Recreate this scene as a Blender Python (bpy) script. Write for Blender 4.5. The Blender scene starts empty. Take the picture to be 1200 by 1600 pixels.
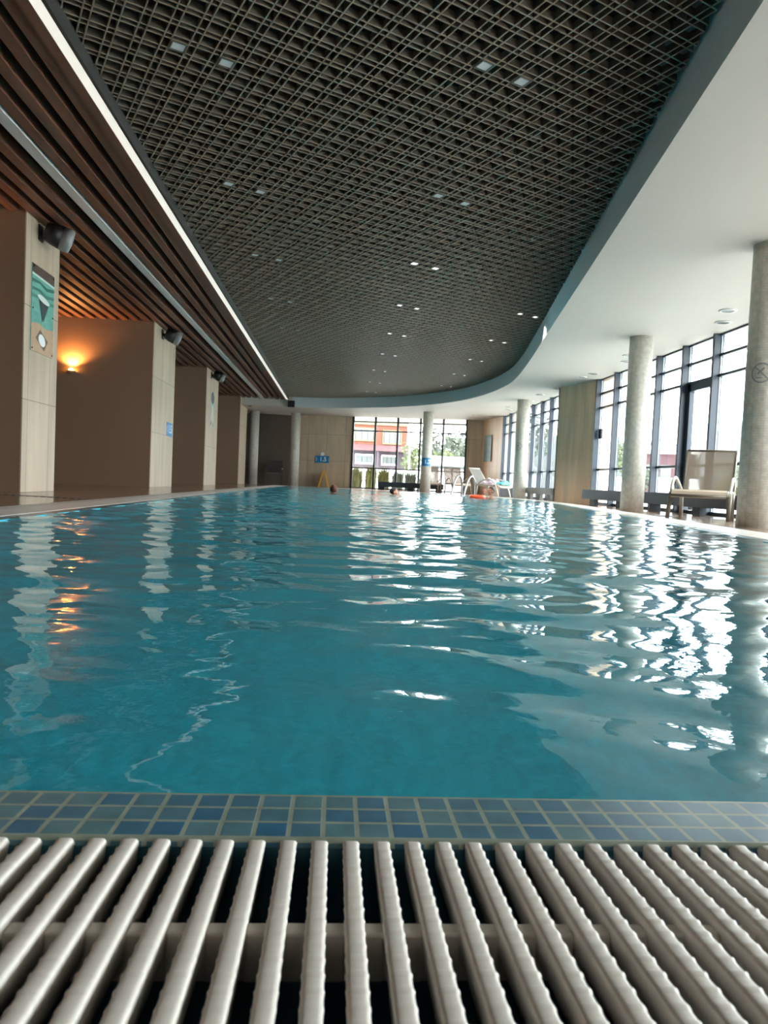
import bpy, bmesh, math, random
import numpy as np
from mathutils import Vector, Matrix

random.seed(7)
RNG = np.random.default_rng(7)
SC = bpy.context.scene
COL = SC.collection
D = bpy.data

# ------------------------------------------------------------------ camera
FPX = 1110.0
CAM_H = 0.30


def _unit(v):
    v = np.array(v, float)
    return v / np.linalg.norm(v)


_Y = _unit([(528 - 600) / FPX, (800 - 750) / FPX, -1])
_Z = _unit(np.cross(_unit([1, -0.045, 0]), _Y))
_X = np.cross(_Y, _Z)
_R = np.stack([_X, _Y, _Z])
cam_data = D.cameras.new('camera')
cam = D.objects.new('camera', cam_data)
COL.objects.link(cam)
cm = Matrix([[float(_R[i][j]) for j in range(3)] for i in range(3)]).to_4x4()
cm.translation = (0, 0, CAM_H)
cam.matrix_world = cm
cam_data.sensor_fit = 'VERTICAL'
cam_data.sensor_height = 36.0
cam_data.sensor_width = 27.0
cam_data.lens = FPX / 1600 * 36.0
cam_data.clip_start = 0.02
cam_data.clip_end = 2000
cam_data.dof.use_dof = True
cam_data.dof.focus_distance = 1.6
cam_data.dof.aperture_fstop = 13.0
SC.camera = cam

# ------------------------------------------------------------------ world, light, exposure
SC.view_settings.view_transform = 'Standard'
SC.view_settings.look = 'None'
SC.view_settings.gamma = 1.0
SC.view_settings.use_curve_mapping = False
SC.view_settings.exposure = 1.55
SKY = 5.0
SC.cycles.diffuse_bounces = 8
SC.cycles.transparent_max_bounces = 16
w = D.worlds.new('overcast_sky')
SC.world = w
w.use_nodes = True
wn = w.node_tree
wn.nodes['Background'].inputs['Color'].default_value = (0.93, 0.97, 1.0, 1)
wn.nodes['Background'].inputs['Strength'].default_value = SKY


def portal(name, loc, rot, sx, sy):
    l = D.lights.new(name, 'AREA')
    l.shape = 'RECTANGLE'
    l.size = sx
    l.size_y = sy
    l.cycles.is_portal = True
    o = D.objects.new(name, l)
    o.location = loc
    o.rotation_euler = rot
    COL.objects.link(o)


HP = math.pi / 2
portal('window_daylight', (6.02, 6.3, 1.45), (0, HP, 0), 2.85, 19.4)
portal('window_daylight', (6.02, 21.2, 1.45), (0, HP, 0), 2.85, 6.6)
portal('window_daylight', (2.7, 28.2, 1.45), (-HP, 0, 0), 4.6, 2.85)


# ------------------------------------------------------------------ materials
def lin(c):
    return tuple(((x / 255) / 12.92 if x / 255 <= 0.04045 else ((x / 255 + 0.055) / 1.055) ** 2.4) for x in c)


MATS = {}


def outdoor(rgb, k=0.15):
    """colours of the things outside, darkened to offset the overbright daylight on them"""
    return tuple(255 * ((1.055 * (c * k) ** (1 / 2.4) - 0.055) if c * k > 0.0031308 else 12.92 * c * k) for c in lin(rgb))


def mat(name, rgb, rough=0.5, metal=0.0, var=0.0, vscale=(4, 4, 4), bump=0.0, bscale=60, spec=0.5, rgb2=None):
    if name in MATS:
        return MATS[name]
    m = D.materials.new(name)
    m.use_nodes = True
    nt = m.node_tree
    b = nt.nodes['Principled BSDF']
    c = lin(rgb)
    b.inputs['Base Color'].default_value = (*c, 1)
    b.inputs['Roughness'].default_value = rough
    b.inputs['Metallic'].default_value = metal
    b.inputs['Specular IOR Level'].default_value = spec
    tc = nt.nodes.new('ShaderNodeTexCoord')
    if var > 0 or rgb2:
        mp = nt.nodes.new('ShaderNodeMapping')
        mp.inputs['Scale'].default_value = vscale
        nt.links.new(tc.outputs['Object'], mp.inputs['Vector'])
        n = nt.nodes.new('ShaderNodeTexNoise')
        n.inputs['Scale'].default_value = 1.0
        n.inputs['Detail'].default_value = 6
        nt.links.new(mp.outputs[0], n.inputs['Vector'])
        r = nt.nodes.new('ShaderNodeValToRGB')
        r.color_ramp.elements[0].position = 0.3
        r.color_ramp.elements[1].position = 0.7
        c2 = lin(rgb2) if rgb2 else tuple(min(1, x * (1 + var)) for x in c)
        c1 = c if rgb2 else tuple(x * (1 - var) for x in c)
        r.color_ramp.elements[0].color = (*c1, 1)
        r.color_ramp.elements[1].color = (*c2, 1)
        nt.links.new(n.outputs['Fac'], r.inputs['Fac'])
        nt.links.new(r.outputs['Color'], b.inputs['Base Color'])
    if bump > 0:
        n2 = nt.nodes.new('ShaderNodeTexNoise')
        n2.inputs['Scale'].default_value = bscale
        n2.inputs['Detail'].default_value = 4
        nt.links.new(tc.outputs['Object'], n2.inputs['Vector'])
        bp = nt.nodes.new('ShaderNodeBump')
        bp.inputs['Strength'].default_value = bump
        bp.inputs['Distance'].default_value = 0.01
        nt.links.new(n2.outputs['Fac'], bp.inputs['Height'])
        nt.links.new(bp.outputs[0], b.inputs['Normal'])
    MATS[name] = m
    return m


def emit(name, rgb, strength):
    if name in MATS:
        return MATS[name]
    m = D.materials.new(name)
    m.use_nodes = True
    b = m.node_tree.nodes['Principled BSDF']
    b.inputs['Base Color'].default_value = (*lin(rgb), 1)
    b.inputs['Emission Color'].default_value = (*lin(rgb), 1)
    b.inputs['Emission Strength'].default_value = strength
    MATS[name] = m
    return m


def tile_mat(name, cols, grout, size, mortar, rough, uv='xy', tile_h=None, bump=0.3, streak=None):
    """square tiles laid out by a brick texture in object space"""
    m = D.materials.new(name)
    m.use_nodes = True
    nt = m.node_tree
    b = nt.nodes['Principled BSDF']
    tc = nt.nodes.new('ShaderNodeTexCoord')
    sep = nt.nodes.new('ShaderNodeSeparateXYZ')
    nt.links.new(tc.outputs['Object'], sep.inputs[0])
    com = nt.nodes.new('ShaderNodeCombineXYZ')
    if uv == 'xy':
        nt.links.new(sep.outputs[0], com.inputs[0])
        nt.links.new(sep.outputs[1], com.inputs[1])
    else:  # walls: run along x+y, rise with z
        ad = nt.nodes.new('ShaderNodeMath')
        nt.links.new(sep.outputs[0], ad.inputs[0])
        nt.links.new(sep.outputs[1], ad.inputs[1])
        nt.links.new(ad.outputs[0], com.inputs[0])
        nt.links.new(sep.outputs[2], com.inputs[1])
    br = nt.nodes.new('ShaderNodeTexBrick')
    br.offset = 0.0
    br.squash = 1.0
    br.inputs['Scale'].default_value = 1.0
    br.inputs['Brick Width'].default_value = size
    br.inputs['Row Height'].default_value = tile_h or size
    br.inputs['Mortar Size'].default_value = mortar
    br.inputs['Mortar Smooth'].default_value = 0.1
    br.inputs['Bias'].default_value = 0.0
    br.inputs['Color1'].default_value = (*lin(cols[0]), 1)
    br.inputs['Color2'].default_value = (*lin(cols[1]), 1)
    br.inputs['Mortar'].default_value = (*lin(grout), 1)
    nt.links.new(com.outputs[0], br.inputs['Vector'])
    n = nt.nodes.new('ShaderNodeTexNoise')
    mp = nt.nodes.new('ShaderNodeMapping')
    mp.inputs['Scale'].default_value = streak or (9 / size * 0.1,) * 3
    nt.links.new(tc.outputs['Object'], mp.inputs[0])
    nt.links.new(mp.outputs[0], n.inputs['Vector'])
    n.inputs['Scale'].default_value = 1.0
    n.inputs['Detail'].default_value = 5
    mx = nt.nodes.new('ShaderNodeMix')
    mx.data_type = 'RGBA'
    mx.blend_type = 'MULTIPLY'
    mx.inputs['Factor'].default_value = 1.0
    rr = nt.nodes.new('ShaderNodeValToRGB')
    rr.color_ramp.elements[0].position = 0.25
    rr.color_ramp.elements[1].position = 0.75
    rr.color_ramp.elements[0].color = (0.78, 0.78, 0.78, 1)
    rr.color_ramp.elements[1].color = (1.12, 1.12, 1.12, 1)
    nt.links.new(n.outputs['Fac'], rr.inputs['Fac'])
    nt.links.new(br.outputs['Color'], mx.inputs['A'])
    nt.links.new(rr.outputs['Color'], mx.inputs['B'])
    nt.links.new(mx.outputs['Result'], b.inputs['Base Color'])
    b.inputs['Roughness'].default_value = rough
    if bump:
        bp = nt.nodes.new('ShaderNodeBump')
        bp.invert = True
        bp.inputs['Strength'].default_value = bump
        bp.inputs['Distance'].default_value = mortar
        nt.links.new(br.outputs['Fac'], bp.inputs['Height'])
        nt.links.new(bp.outputs[0], b.inputs['Normal'])
    MATS[name] = m
    return m


def schlick(nt, f0, normal=None):
    """reflectance that is the same from both sides of a thin surface"""
    lw = nt.nodes.new('ShaderNodeLayerWeight')
    lw.inputs['Blend'].default_value = 0.5
    if normal is not None:
        nt.links.new(normal, lw.inputs['Normal'])
    pw = nt.nodes.new('ShaderNodeMath')
    pw.operation = 'POWER'
    pw.inputs[1].default_value = 5.0
    nt.links.new(lw.outputs['Facing'], pw.inputs[0])
    ma = nt.nodes.new('ShaderNodeMath')
    ma.operation = 'MULTIPLY_ADD'
    ma.inputs[1].default_value = 1 - f0
    ma.inputs[2].default_value = f0
    nt.links.new(pw.outputs[0], ma.inputs[0])
    return ma.outputs[0]


def thin_glass(name, tint=(0.96, 0.985, 0.98)):
    m = D.materials.new(name)
    m.use_nodes = True
    nt = m.node_tree
    nt.nodes.remove(nt.nodes['Principled BSDF'])
    out = nt.nodes['Material Output']
    tr = nt.nodes.new('ShaderNodeBsdfTransparent')
    tr.inputs['Color'].default_value = (*tint, 1)
    gl = nt.nodes.new('ShaderNodeBsdfGlossy')
    gl.inputs['Roughness'].default_value = 0.0
    mx = nt.nodes.new('ShaderNodeMixShader')
    nt.links.new(schlick(nt, 0.04), mx.inputs[0])
    nt.links.new(tr.outputs[0], mx.inputs[1])
    nt.links.new(gl.outputs[0], mx.inputs[2])
    nt.links.new(mx.outputs[0], out.inputs['Surface'])
    MATS[name] = m
    return m


def water_mat():
    m = D.materials.new('pool_water')
    m.use_nodes = True
    nt = m.node_tree
    nt.nodes.remove(nt.nodes['Principled BSDF'])
    out = nt.nodes['Material Output']
    tc = nt.nodes.new('ShaderNodeTexCoord')
    n = nt.nodes.new('ShaderNodeTexNoise')
    n.inputs['Scale'].default_value = 14
    n.inputs['Detail'].default_value = 3
    nt.links.new(tc.outputs['Object'], n.inputs['Vector'])
    bp = nt.nodes.new('ShaderNodeBump')
    bp.inputs['Strength'].default_value = 0.06
    bp.inputs['Distance'].default_value = 0.02
    nt.links.new(n.outputs['Fac'], bp.inputs['Height'])
    gl = nt.nodes.new('ShaderNodeBsdfGlass')
    gl.inputs['Roughness'].default_value = 0.0
    gl.inputs['IOR'].default_value = 1.33
    gl.inputs['Color'].default_value = (0.93, 0.985, 1.0, 1)
    nt.links.new(bp.outputs[0], gl.inputs['Normal'])
    nt.links.new(gl.outputs[0], out.inputs['Surface'])
    MATS['pool_water'] = m
    return m


def mesh_fabric(name, rgb, see=0.25):
    m = D.materials.new(name)
    m.use_nodes = True
    nt = m.node_tree
    b = nt.nodes['Principled BSDF']
    out = nt.nodes['Material Output']
    b.inputs['Base Color'].default_value = (*lin(rgb), 1)
    b.inputs['Roughness'].default_value = 0.7
    tr = nt.nodes.new('ShaderNodeBsdfTransparent')
    tl = nt.nodes.new('ShaderNodeBsdfTranslucent')
    tl.inputs['Color'].default_value = (*lin(rgb), 1)
    m1 = nt.nodes.new('ShaderNodeMixShader')
    m1.inputs[0].default_value = 0.2
    nt.links.new(b.outputs[0], m1.inputs[1])
    nt.links.new(tl.outputs[0], m1.inputs[2])
    m2 = nt.nodes.new('ShaderNodeMixShader')
    m2.inputs[0].default_value = see
    nt.links.new(m1.outputs[0], m2.inputs[1])
    nt.links.new(tr.outputs[0], m2.inputs[2])
    nt.links.new(m2.outputs[0], out.inputs['Surface'])
    MATS[name] = m
    return m


STONE_LIT = tile_mat('lit_beige_stone', ((236, 202, 168), (240, 208, 175)), (205, 176, 146), 0.6, 0.003, 0.45, uv='wall', tile_h=1.05, bump=0.1, streak=(5, 5, 0.7))  # paler copy of the beige stone, window light put into its colour
STONE = tile_mat('beige_stone', ((190, 172, 150), (197, 180, 158)), (120, 106, 90), 0.6, 0.004, 0.42, uv='wall', tile_h=1.05, bump=0.2, streak=(5, 5, 0.7))
PIERBROWN = mat('brown_wall_plaster', (136, 109, 88), 0.55, var=0.05, vscale=(1.5, 1.5, 0.6))
DECK = tile_mat('deck_tile', ((150, 124, 104), (160, 133, 112)), (110, 92, 78), 0.6, 0.004, 0.16, bump=0.1, streak=(3, 3, 3))
MOSAIC = tile_mat('blue_mosaic', ((88, 130, 138), (50, 106, 140)), (146, 158, 144), 0.02935, 0.0022, 0.3, bump=0.5, streak=(40, 40, 40))
POOLTILE = tile_mat('pool_tile', ((56, 188, 204), (52, 182, 200)), (62, 180, 196), 0.05, 0.002, 0.35, uv='wall', bump=0.0)
POOLFLOOR = tile_mat('pool_floor_tile', ((56, 188, 204), (52, 182, 200)), (62, 180, 196), 0.05, 0.002, 0.35, bump=0.0)
COLUMN = tile_mat('column_mosaic', ((214, 211, 200), (209, 206, 196)), (200, 197, 187), 0.05, 0.003, 0.4, uv='wall', tile_h=0.025, bump=0.25)
PLASTER = mat('white_plaster', (190, 184, 176), 0.7, var=0.02, vscale=(0.5, 0.5, 0.5))
FASCIA = mat('grey_blue_paint', (220, 226, 228), 0.6)
GRID = mat('grid_metal', (100, 94, 84), 0.45)  # blade sides darkened in the colour as if shaded
VOID = mat('dark_plenum', (26, 25, 24), 0.9)
WOOD = mat('red_brown_wood', (92, 60, 46), 0.5, rgb2=(116, 77, 58), vscale=(14, 0.6, 14))
SLOT = mat('slot_metal', (206, 200, 196), 0.5)
FRAME = mat('slate_window_metal', (36, 48, 62), 0.4)
FRAME_FAR = mat('dark_window_metal', (50, 56, 60), 0.4)
WHITEPLASTIC = mat('white_plastic', (222, 216, 208), 0.38, var=0.03, vscale=(30, 30, 30))
COPING = mat('pale_coping', (214, 210, 204), 0.4, var=0.04, vscale=(3, 3, 3))
CHANNEL = mat('dark_channel', (58, 108, 128), 0.35)
BLACK = mat('black_plastic', (22, 22, 23), 0.45)
GREYGRILLE = mat('grey_grille', (150, 152, 154), 0.5, metal=0.3)
SHADEWALL = mat('recess_shade_brown', (92, 82, 74), 0.6, var=0.05, vscale=(1, 1, 1))  # wall colour darkened to carry the shade of the recess
BENCHM = mat('slate_bench', (58, 70, 80), 0.5)
BENCHL = mat('pale_grey_bench', (140, 142, 138), 0.5)
CHROME = mat('brushed_steel', (158, 160, 160), 0.4, metal=0.9)
SLINGM = mesh_fabric('taupe_sling', (148, 134, 118), 0.3)
SLINGG = mesh_fabric('grey_sling', (112, 108, 102), 0.22)
SLINGS = mat('taupe_seat', (190, 172, 152), 0.6)
CHAIRF = mat('taupe_frame', (112, 102, 90), 0.4)
CHAIRW = mat('light_frame', (196, 190, 180), 0.4)
DARKCHAIR = mat('dark_chair', (58, 54, 52), 0.6)
BLUE = mat('sign_blue', (28, 128, 186), 0.35)
WHITE = mat('sign_white', (236, 240, 242), 0.4)
YELLOW = mat('sign_yellow', (232, 176, 36), 0.45)
GLASS = thin_glass('window_glass')
WATER = water_mat()


# ------------------------------------------------------------------ mesh helpers
class MB:
    def __init__(s):
        s.v = []
        s.f = []

    def add(s, vs, fs):
        o = len(s.v)
        s.v += [tuple(map(float, p)) for p in vs]
        s.f += [tuple(i + o for i in f) for f in fs]
        return s

    def box(s, a, b, M=None):
        x0, y0, z0 = a
        x1, y1, z1 = b
        vs = [(x0, y0, z0), (x1, y0, z0), (x1, y1, z0), (x0, y1, z0), (x0, y0, z1), (x1, y0, z1), (x1, y1, z1), (x0, y1, z1)]
        if M is not None:
            vs = [tuple(M @ Vector(p)) for p in vs]
        return s.add(vs, [(0, 3, 2, 1), (4, 5, 6, 7), (0, 1, 5, 4), (1, 2, 6, 5), (2, 3, 7, 6), (3, 0, 4, 7)])

    def bar(s, p, q, wd, ht, up=(0, 0, 1)):
        p = Vector(p)
        q = Vector(q)
        d = (q - p)
        d.normalize()
        u = Vector(up)
        if abs(d.dot(u)) > 0.99:
            u = Vector((0, 1, 0))
        sd = d.cross(u).normalized()
        u = sd.cross(d)
        vs = []
        for c in (p, q):
            for a, b in ((-1, -1), (1, -1), (1, 1), (-1, 1)):
                vs.append(c + sd * a * wd / 2 + u * b * ht / 2)
        return s.add(vs, [(0, 1, 2, 3), (7, 6, 5, 4), (0, 4, 5, 1), (1, 5, 6, 2), (2, 6, 7, 3), (3, 7, 4, 0)])

    def tube(s, pts, r, n=10, flat=1.0, side=None):
        """tube along points; flat squashes one axis"""
        pts = [Vector(p) for p in pts]
        rings = []
        prev = None
        for i, p in enumerate(pts):
            d = (pts[min(i + 1, len(pts) - 1)] - pts[max(i - 1, 0)]).normalized()
            if prev is None:
                a = Vector(side) if side else (Vector((0, 0, 1)) if abs(d.z) < 0.9 else Vector((1, 0, 0)))
            else:
                a = prev
            a = (a - d * a.dot(d)).normalized()
            prev = a
            b = d.cross(a)
            rr = r[i] if isinstance(r, (list, tuple)) else r
            rings.append([p + a * math.cos(t) * rr + b * math.sin(t) * rr * flat for t in [2 * math.pi * k / n for k in range(n)]])
        vs = [v for rg in rings for v in rg]
        fs = []
        for i in range(len(rings) - 1):
            for k in range(n):
                k2 = (k + 1) % n
                fs.append((i * n + k, i * n + k2, (i + 1) * n + k2, (i + 1) * n + k))
        fs.append(tuple(range(n - 1, -1, -1)))
        fs.append(tuple((len(rings) - 1) * n + k for k in range(n)))
        return s.add(vs, fs)

    def lathe(s, prof, n=32, c=(0, 0, 0), M=None, caps=True):
        vs = []
        for r, z in prof:
            for k in range(n):
                t = 2 * math.pi * k / n
                p = Vector((c[0] + r * math.cos(t), c[1] + r * math.sin(t), c[2] + z))
                vs.append(M @ p if M is not None else p)
        fs = []
        for i in range(len(prof) - 1):
            for k in range(n):
                k2 = (k + 1) % n
                fs.append((i * n + k, i * n + k2, (i + 1) * n + k2, (i + 1) * n + k))
        if caps:
            fs.append(tuple(range(n - 1, -1, -1)))
            fs.append(tuple((len(prof) - 1) * n + k for k in range(n)))
        return s.add(vs, fs)

    def ellipsoid(s, c, r, nu=16, nv=10, M=None):
        vs = []
        fs = []
        for i in range(nv + 1):
            ph = math.pi * i / nv
            for k in range(nu):
                t = 2 * math.pi * k / nu
                p = Vector((c[0] + r[0] * math.sin(ph) * math.cos(t), c[1] + r[1] * math.sin(ph) * math.sin(t), c[2] + r[2] * math.cos(ph)))
                vs.append(M @ p if M is not None else p)
        for i in range(nv):
            for k in range(nu):
                k2 = (k + 1) % nu
                fs.append((i * nu + k, (i + 1) * nu + k, (i + 1) * nu + k2, i * nu + k2))
        return s.add(vs, fs)

    def prism(s, poly, z0, z1):
        n = len(poly)
        vs = [(x, y, z0) for x, y in poly] + [(x, y, z1) for x, y in poly]
        fs = [tuple(range(n - 1, -1, -1)), tuple(range(n, 2 * n))]
        fs += [(i, (i + 1) % n, n + (i + 1) % n, n + i) for i in range(n)]
        return s.add(vs, fs)

    def build(s, name, material, parent=None, smooth=False, bevel=0.0, loc=None, label=None):
        me = D.meshes.new(name)
        me.from_pydata(s.v, [], s.f)
        me.materials.append(material)
        if smooth:
            me.polygons.foreach_set('use_smooth', [True] * len(me.polygons))
        me.update()
        o = D.objects.new(name, me)
        COL.objects.link(o)
        if loc:
            o.location = loc
        if parent:
            o.parent = parent
        if bevel:
            md = o.modifiers.new('bevel', 'BEVEL')
            md.width = bevel
            md.segments = 2
            md.limit_method = 'ANGLE'
        if label:
            o['label'] = label
        return o


def tag(o, label, cat=None, group=None, kind=None):
    o['label'] = label
    if cat:
        o['category'] = cat
    if group:
        o['group'] = group
    if kind:
        o['kind'] = kind
    return o


def struct(o, label, cat='room'):
    return tag(o, label, cat, kind='structure')


def empty(name, loc, rz=0.0, rot=None):
    o = D.objects.new(name, None)
    o.location = loc
    o.rotation_euler = rot if rot else (0, 0, rz)
    o.empty_display_size = 0.1
    COL.objects.link(o)
    return o


def copy_tree(o, parent=None):
    kids = [c for c in D.objects if c.parent == o]
    c = o.copy()
    COL.objects.link(c)
    if parent:
        c.parent = parent
    for k in kids:
        copy_tree(k, c)
    return c


def text_verts(s, size):
    """filled outline of a string, centred at the origin in the xy plane"""
    cu = D.curves.new('text', 'FONT')
    cu.body = s
    cu.size = size
    cu.align_x = 'CENTER'
    cu.align_y = 'CENTER'
    cu.resolution_u = 3
    cu.offset = size * 0.022
    ob = D.objects.new('text', cu)
    COL.objects.link(ob)
    dg = bpy.context.evaluated_depsgraph_get()
    me = D.meshes.new_from_object(ob.evaluated_get(dg))
    vs = [tuple(v.co) for v in me.vertices]
    fs = [tuple(p.vertices) for p in me.polygons]
    D.objects.remove(ob)
    D.curves.remove(cu)
    D.meshes.remove(me)
    return vs, fs


def catmull(pts, n=8):
    out = []
    P = [np.array(p, float) for p in pts]
    P = [2 * P[0] - P[1]] + P + [2 * P[-1] - P[-2]]
    for i in range(1, len(P) - 2):
        for k in range(n):
            t = k / n
            a, b, c, d = P[i - 1:i + 3]
            out.append(0.5 * (2 * b + (c - a) * t + (2 * a - 5 * b + 4 * c - d) * t * t + (3 * b - a - 3 * c + d) * t ** 3))
    out.append(P[-2])
    return [tuple(map(float, p)) for p in out]


def offset_loop(loop, d):
    """offset a closed ccw loop outward by d with mitred corners"""
    n = len(loop)
    out = []
    for i in range(n):
        p0, p1, p2 = (np.array(loop[j % n]) for j in (i - 1, i, i + 1))
        a = _unit(p1 - p0)
        b = _unit(p2 - p1)
        na = np.array([a[1], -a[0]])
        nb = np.array([b[1], -b[0]])
        m = na + nb
        m = m / max(1e-6, np.dot(m, m)) * 2
        out.append(tuple(map(float, p1 + m * d)))
    return out


def ring_mesh(la, za, lb, zb):
    n = len(la)
    vs = [(x, y, za) for x, y in la] + [(x, y, zb) for x, y in lb]
    fs = [(i, (i + 1) % n, n + (i + 1) % n, n + i) for i in range(n)]
    return vs, fs


def fill_mesh(loops, z, flip=False):
    bm = bmesh.new()
    es = []
    if len(loops) == 1:
        f = bm.faces.new([bm.verts.new((x, y, z)) for x, y in loops[0]])
        bmesh.ops.triangulate(bm, faces=[f])
        loops = []
    for lp in loops:
        vs = [bm.verts.new((x, y, z)) for x, y in lp]
        for i in range(len(vs)):
            es.append(bm.edges.new((vs[i], vs[(i + 1) % len(vs)])))
    if es:
        bmesh.ops.triangle_fill(bm, use_beauty=True, use_dissolve=False, edges=es)
    bm.normal_update()
    for f in bm.faces:
        if (f.normal.z < 0) != flip:
            f.normal_flip()
    bm.verts.index_update()
    vs = [tuple(v.co) for v in bm.verts]
    fs = [tuple(v.index for v in f.verts) for f in bm.faces]
    bm.free()
    return vs, fs


# ------------------------------------------------------------------ the setting: pool basin
NEAR_Y = 0.587
right_edge = [(2.49, NEAR_Y), (3.19, 5.0), (3.98, 10.0), (4.80, 15.2)]
far_curve = catmull([(4.80, 15.2), (4.96, 16.8), (4.97, 18.3), (4.80, 19.9), (4.35, 21.4), (3.6, 22.7), (2.6, 23.8), (1.4, 24.8), (0, 25.65), (-1.3, 26.2), (-1.95, 26.4)], 5)
EDGE = [(-1.95, NEAR_Y)] + right_edge[:-1] + far_curve          # outer edge of the tiled rim = inner edge of the grating
RIM_IN = offset_loop(EDGE, -0.090)
GR_OUT = offset_loop(EDGE, 0.31)
COP_OUT = offset_loop(EDGE, 0.46)
WATER_Z = -0.0068

m = MB()
vs, fs = ring_mesh(RIM_IN, -0.0052, EDGE, -0.001)
m.add(vs, fs)
vs, fs = ring_mesh(EDGE, -0.001, offset_loop(EDGE, 0.004), -0.008)
m.add(vs, fs)
struct(m.build('pool_rim', MOSAIC), 'sloping rim of blue mosaic tiles around the pool', 'pool edge')
m = MB()
vs, fs = ring_mesh(RIM_IN, -1.45, RIM_IN, -0.0052)
m.add(vs, fs)
struct(m.build('pool_wall', POOLTILE), 'blue tiled walls of the pool under the water', 'pool wall')
m = MB()
m.add(*fill_mesh([RIM_IN], -1.45))
struct(m.build('pool_floor', POOLFLOOR), 'blue tiled bottom of the pool', 'pool floor')
# overflow channel under the grating
m = MB()
E4 = offset_loop(EDGE, 0.004)
for a, za, b, zb in ((E4, -0.008, E4, -0.16), (E4, -0.16, GR_OUT, -0.16), (GR_OUT, -0.16, GR_OUT, -0.001)):
    m.add(*ring_mesh(a, za, b, zb))
struct(m.build('overflow_channel', CHANNEL), 'dark overflow channel under the pool grating', 'gutter')
m = MB()
vs, fs = ring_mesh(GR_OUT, 0.0, COP_OUT, 0.0)
m.add(vs, fs)
m.add(*ring_mesh(COP_OUT, 0.0, COP_OUT, -0.02))
struct(m.build('coping', COPING), 'pale coping band outside the pool grating', 'coping')
# deck
m = MB()
m.add(*fill_mesh([[(-8.6, -4.2), (6.3, -4.2), (6.3, 30.5), (-8.6, 30.5)], COP_OUT], -0.001))
struct(m.build('floor', DECK), 'brown stone tile deck around the pool', 'floor')


# water surface with real waves
def build_water():
    loop = np.array(RIM_IN)
    ys = [0.667]
    while ys[-1] < 26.6:
        y = ys[-1]
        ys.append(y + min(0.022 if y < 11 else 0.04, max(0.006, y * y / (CAM_H * FPX) * 1.3)))
    ys = np.array(ys)
    nx = 280
    # boundary x range per row: pool is convex
    E = np.array(offset_loop(EDGE, -0.005))
    xl = np.full(len(ys), 0.0)
    xr = np.full(len(ys), 0.0)
    keep = []
    for i, y in enumerate(ys):
        xs = []
        for k in range(len(E)):
            a, b = E[k], E[(k + 1) % len(E)]
            if (a[1] - y) * (b[1] - y) < 0:
                xs.append(a[0] + (b[0] - a[0]) * (y - a[1]) / (b[1] - a[1]))
        if len(xs) >= 2:
            xl[i], xr[i] = min(xs), max(xs)
            keep.append(i)
    ys = ys[keep]
    xl = xl[keep]
    xr = xr[keep]
    t = np.linspace(0, 1, nx)
    X = xl[:, None] + (xr - xl)[:, None] * t[None]
    Yg = np.repeat(ys[:, None], nx, 1)
    Z = np.zeros_like(X)
    rng = np.random.default_rng(3)
    waves = []
    for i in range(72):
        lam = math.exp(rng.uniform(math.log(0.075), math.log(0.7)))
        th = rng.normal(HP, 0.55)
        slope = 0.0115 * (lam / 0.3) ** -0.3
        waves.append((2 * math.pi / lam, th, slope * lam / (2 * math.pi), rng.uniform(0, 6.28)))
    wx = X + 0.10 * np.sin(Yg * 1.7 + 0.6 * X)
    wy = Yg + 0.10 * np.sin(X * 2.1 + 0.5 * Yg)
    for k, th, a, ph in waves:
        Z += a * np.sin(k * (math.cos(th) * wx + math.sin(th) * wy) + ph)
    # the near corner of the pool lies calmer
    calm = 0.42 + 0.58 * np.clip((Yg - 0.8) / 3.5, 0, 1)
    Z = WATER_Z + Z * calm
    ny = len(ys)
    V = np.stack([X, Yg, Z], -1).reshape(-1, 3)
    idx = np.arange(ny * nx).reshape(ny, nx)
    F = np.stack([idx[:-1, :-1], idx[:-1, 1:], idx[1:, 1:], idx[1:, :-1]], -1).reshape(-1, 4)
    me = D.meshes.new('pool_water')
    me.from_pydata(V.tolist(), [], F.tolist())
    me.polygons.foreach_set('use_smooth', [True] * len(me.polygons))
    me.materials.append(WATER)
    o = D.objects.new('pool_water', me)
    COL.objects.link(o)
    struct(o, 'rippled turquoise water filling the pool', 'water')


build_water()

# ------------------------------------------------------------------ ceilings
SOF_Z = 2.85
GRID_Z = 3.2
S_EDGE = [(0.87, -4.0), (1.5, 0.0), (2.13, 4.0), (2.76, 8.0), (3.26, 11.2)] + \
    catmull([(3.26, 11.2), (3.72, 14.1), (4.03, 16.4), (4.10, 17.8), (3.98, 19.5), (3.58, 21.3), (2.85, 22.8), (1.9, 24.0), (0.8, 24.85), (-0.4, 25.5), (-1.75, 25.85)], 6)
SOF = S_EDGE + [(-8.6, 25.85), (-8.6, 30.5), (6.3, 30.5), (6.3, -4.0)]
m = MB()
m.add(*fill_mesh([SOF], SOF_Z, flip=True))
struct(m.build('ceiling_soffit', PLASTER), 'smooth white lowered ceiling over the window side', 'ceiling')
m = MB()
n = len(S_EDGE)
m.add([(x, y, SOF_Z) for x, y in S_EDGE] + [(x, y, 3.75) for x, y in S_EDGE], [(i, i + 1, n + i + 1, n + i) for i in range(n - 1)])
struct(m.build('trim_1', FASCIA, smooth=True), 'grey blue curved fascia between the white ceiling and the dark grid', 'trim')
m = MB()
m.box((-8.6, 25.85, SOF_Z), (-1.75, 25.9, 3.75))
struct(m.build('trim_2', PLASTER), 'white face of the ceiling where the wooden slats end', 'trim')
# plenum
m = MB()
m.box((-8.7, -4.3, 3.75), (6.4, 30.6, 3.85))
struct(m.build('ceiling_void', VOID), 'black void above the open grid ceiling', 'ceiling')


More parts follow.
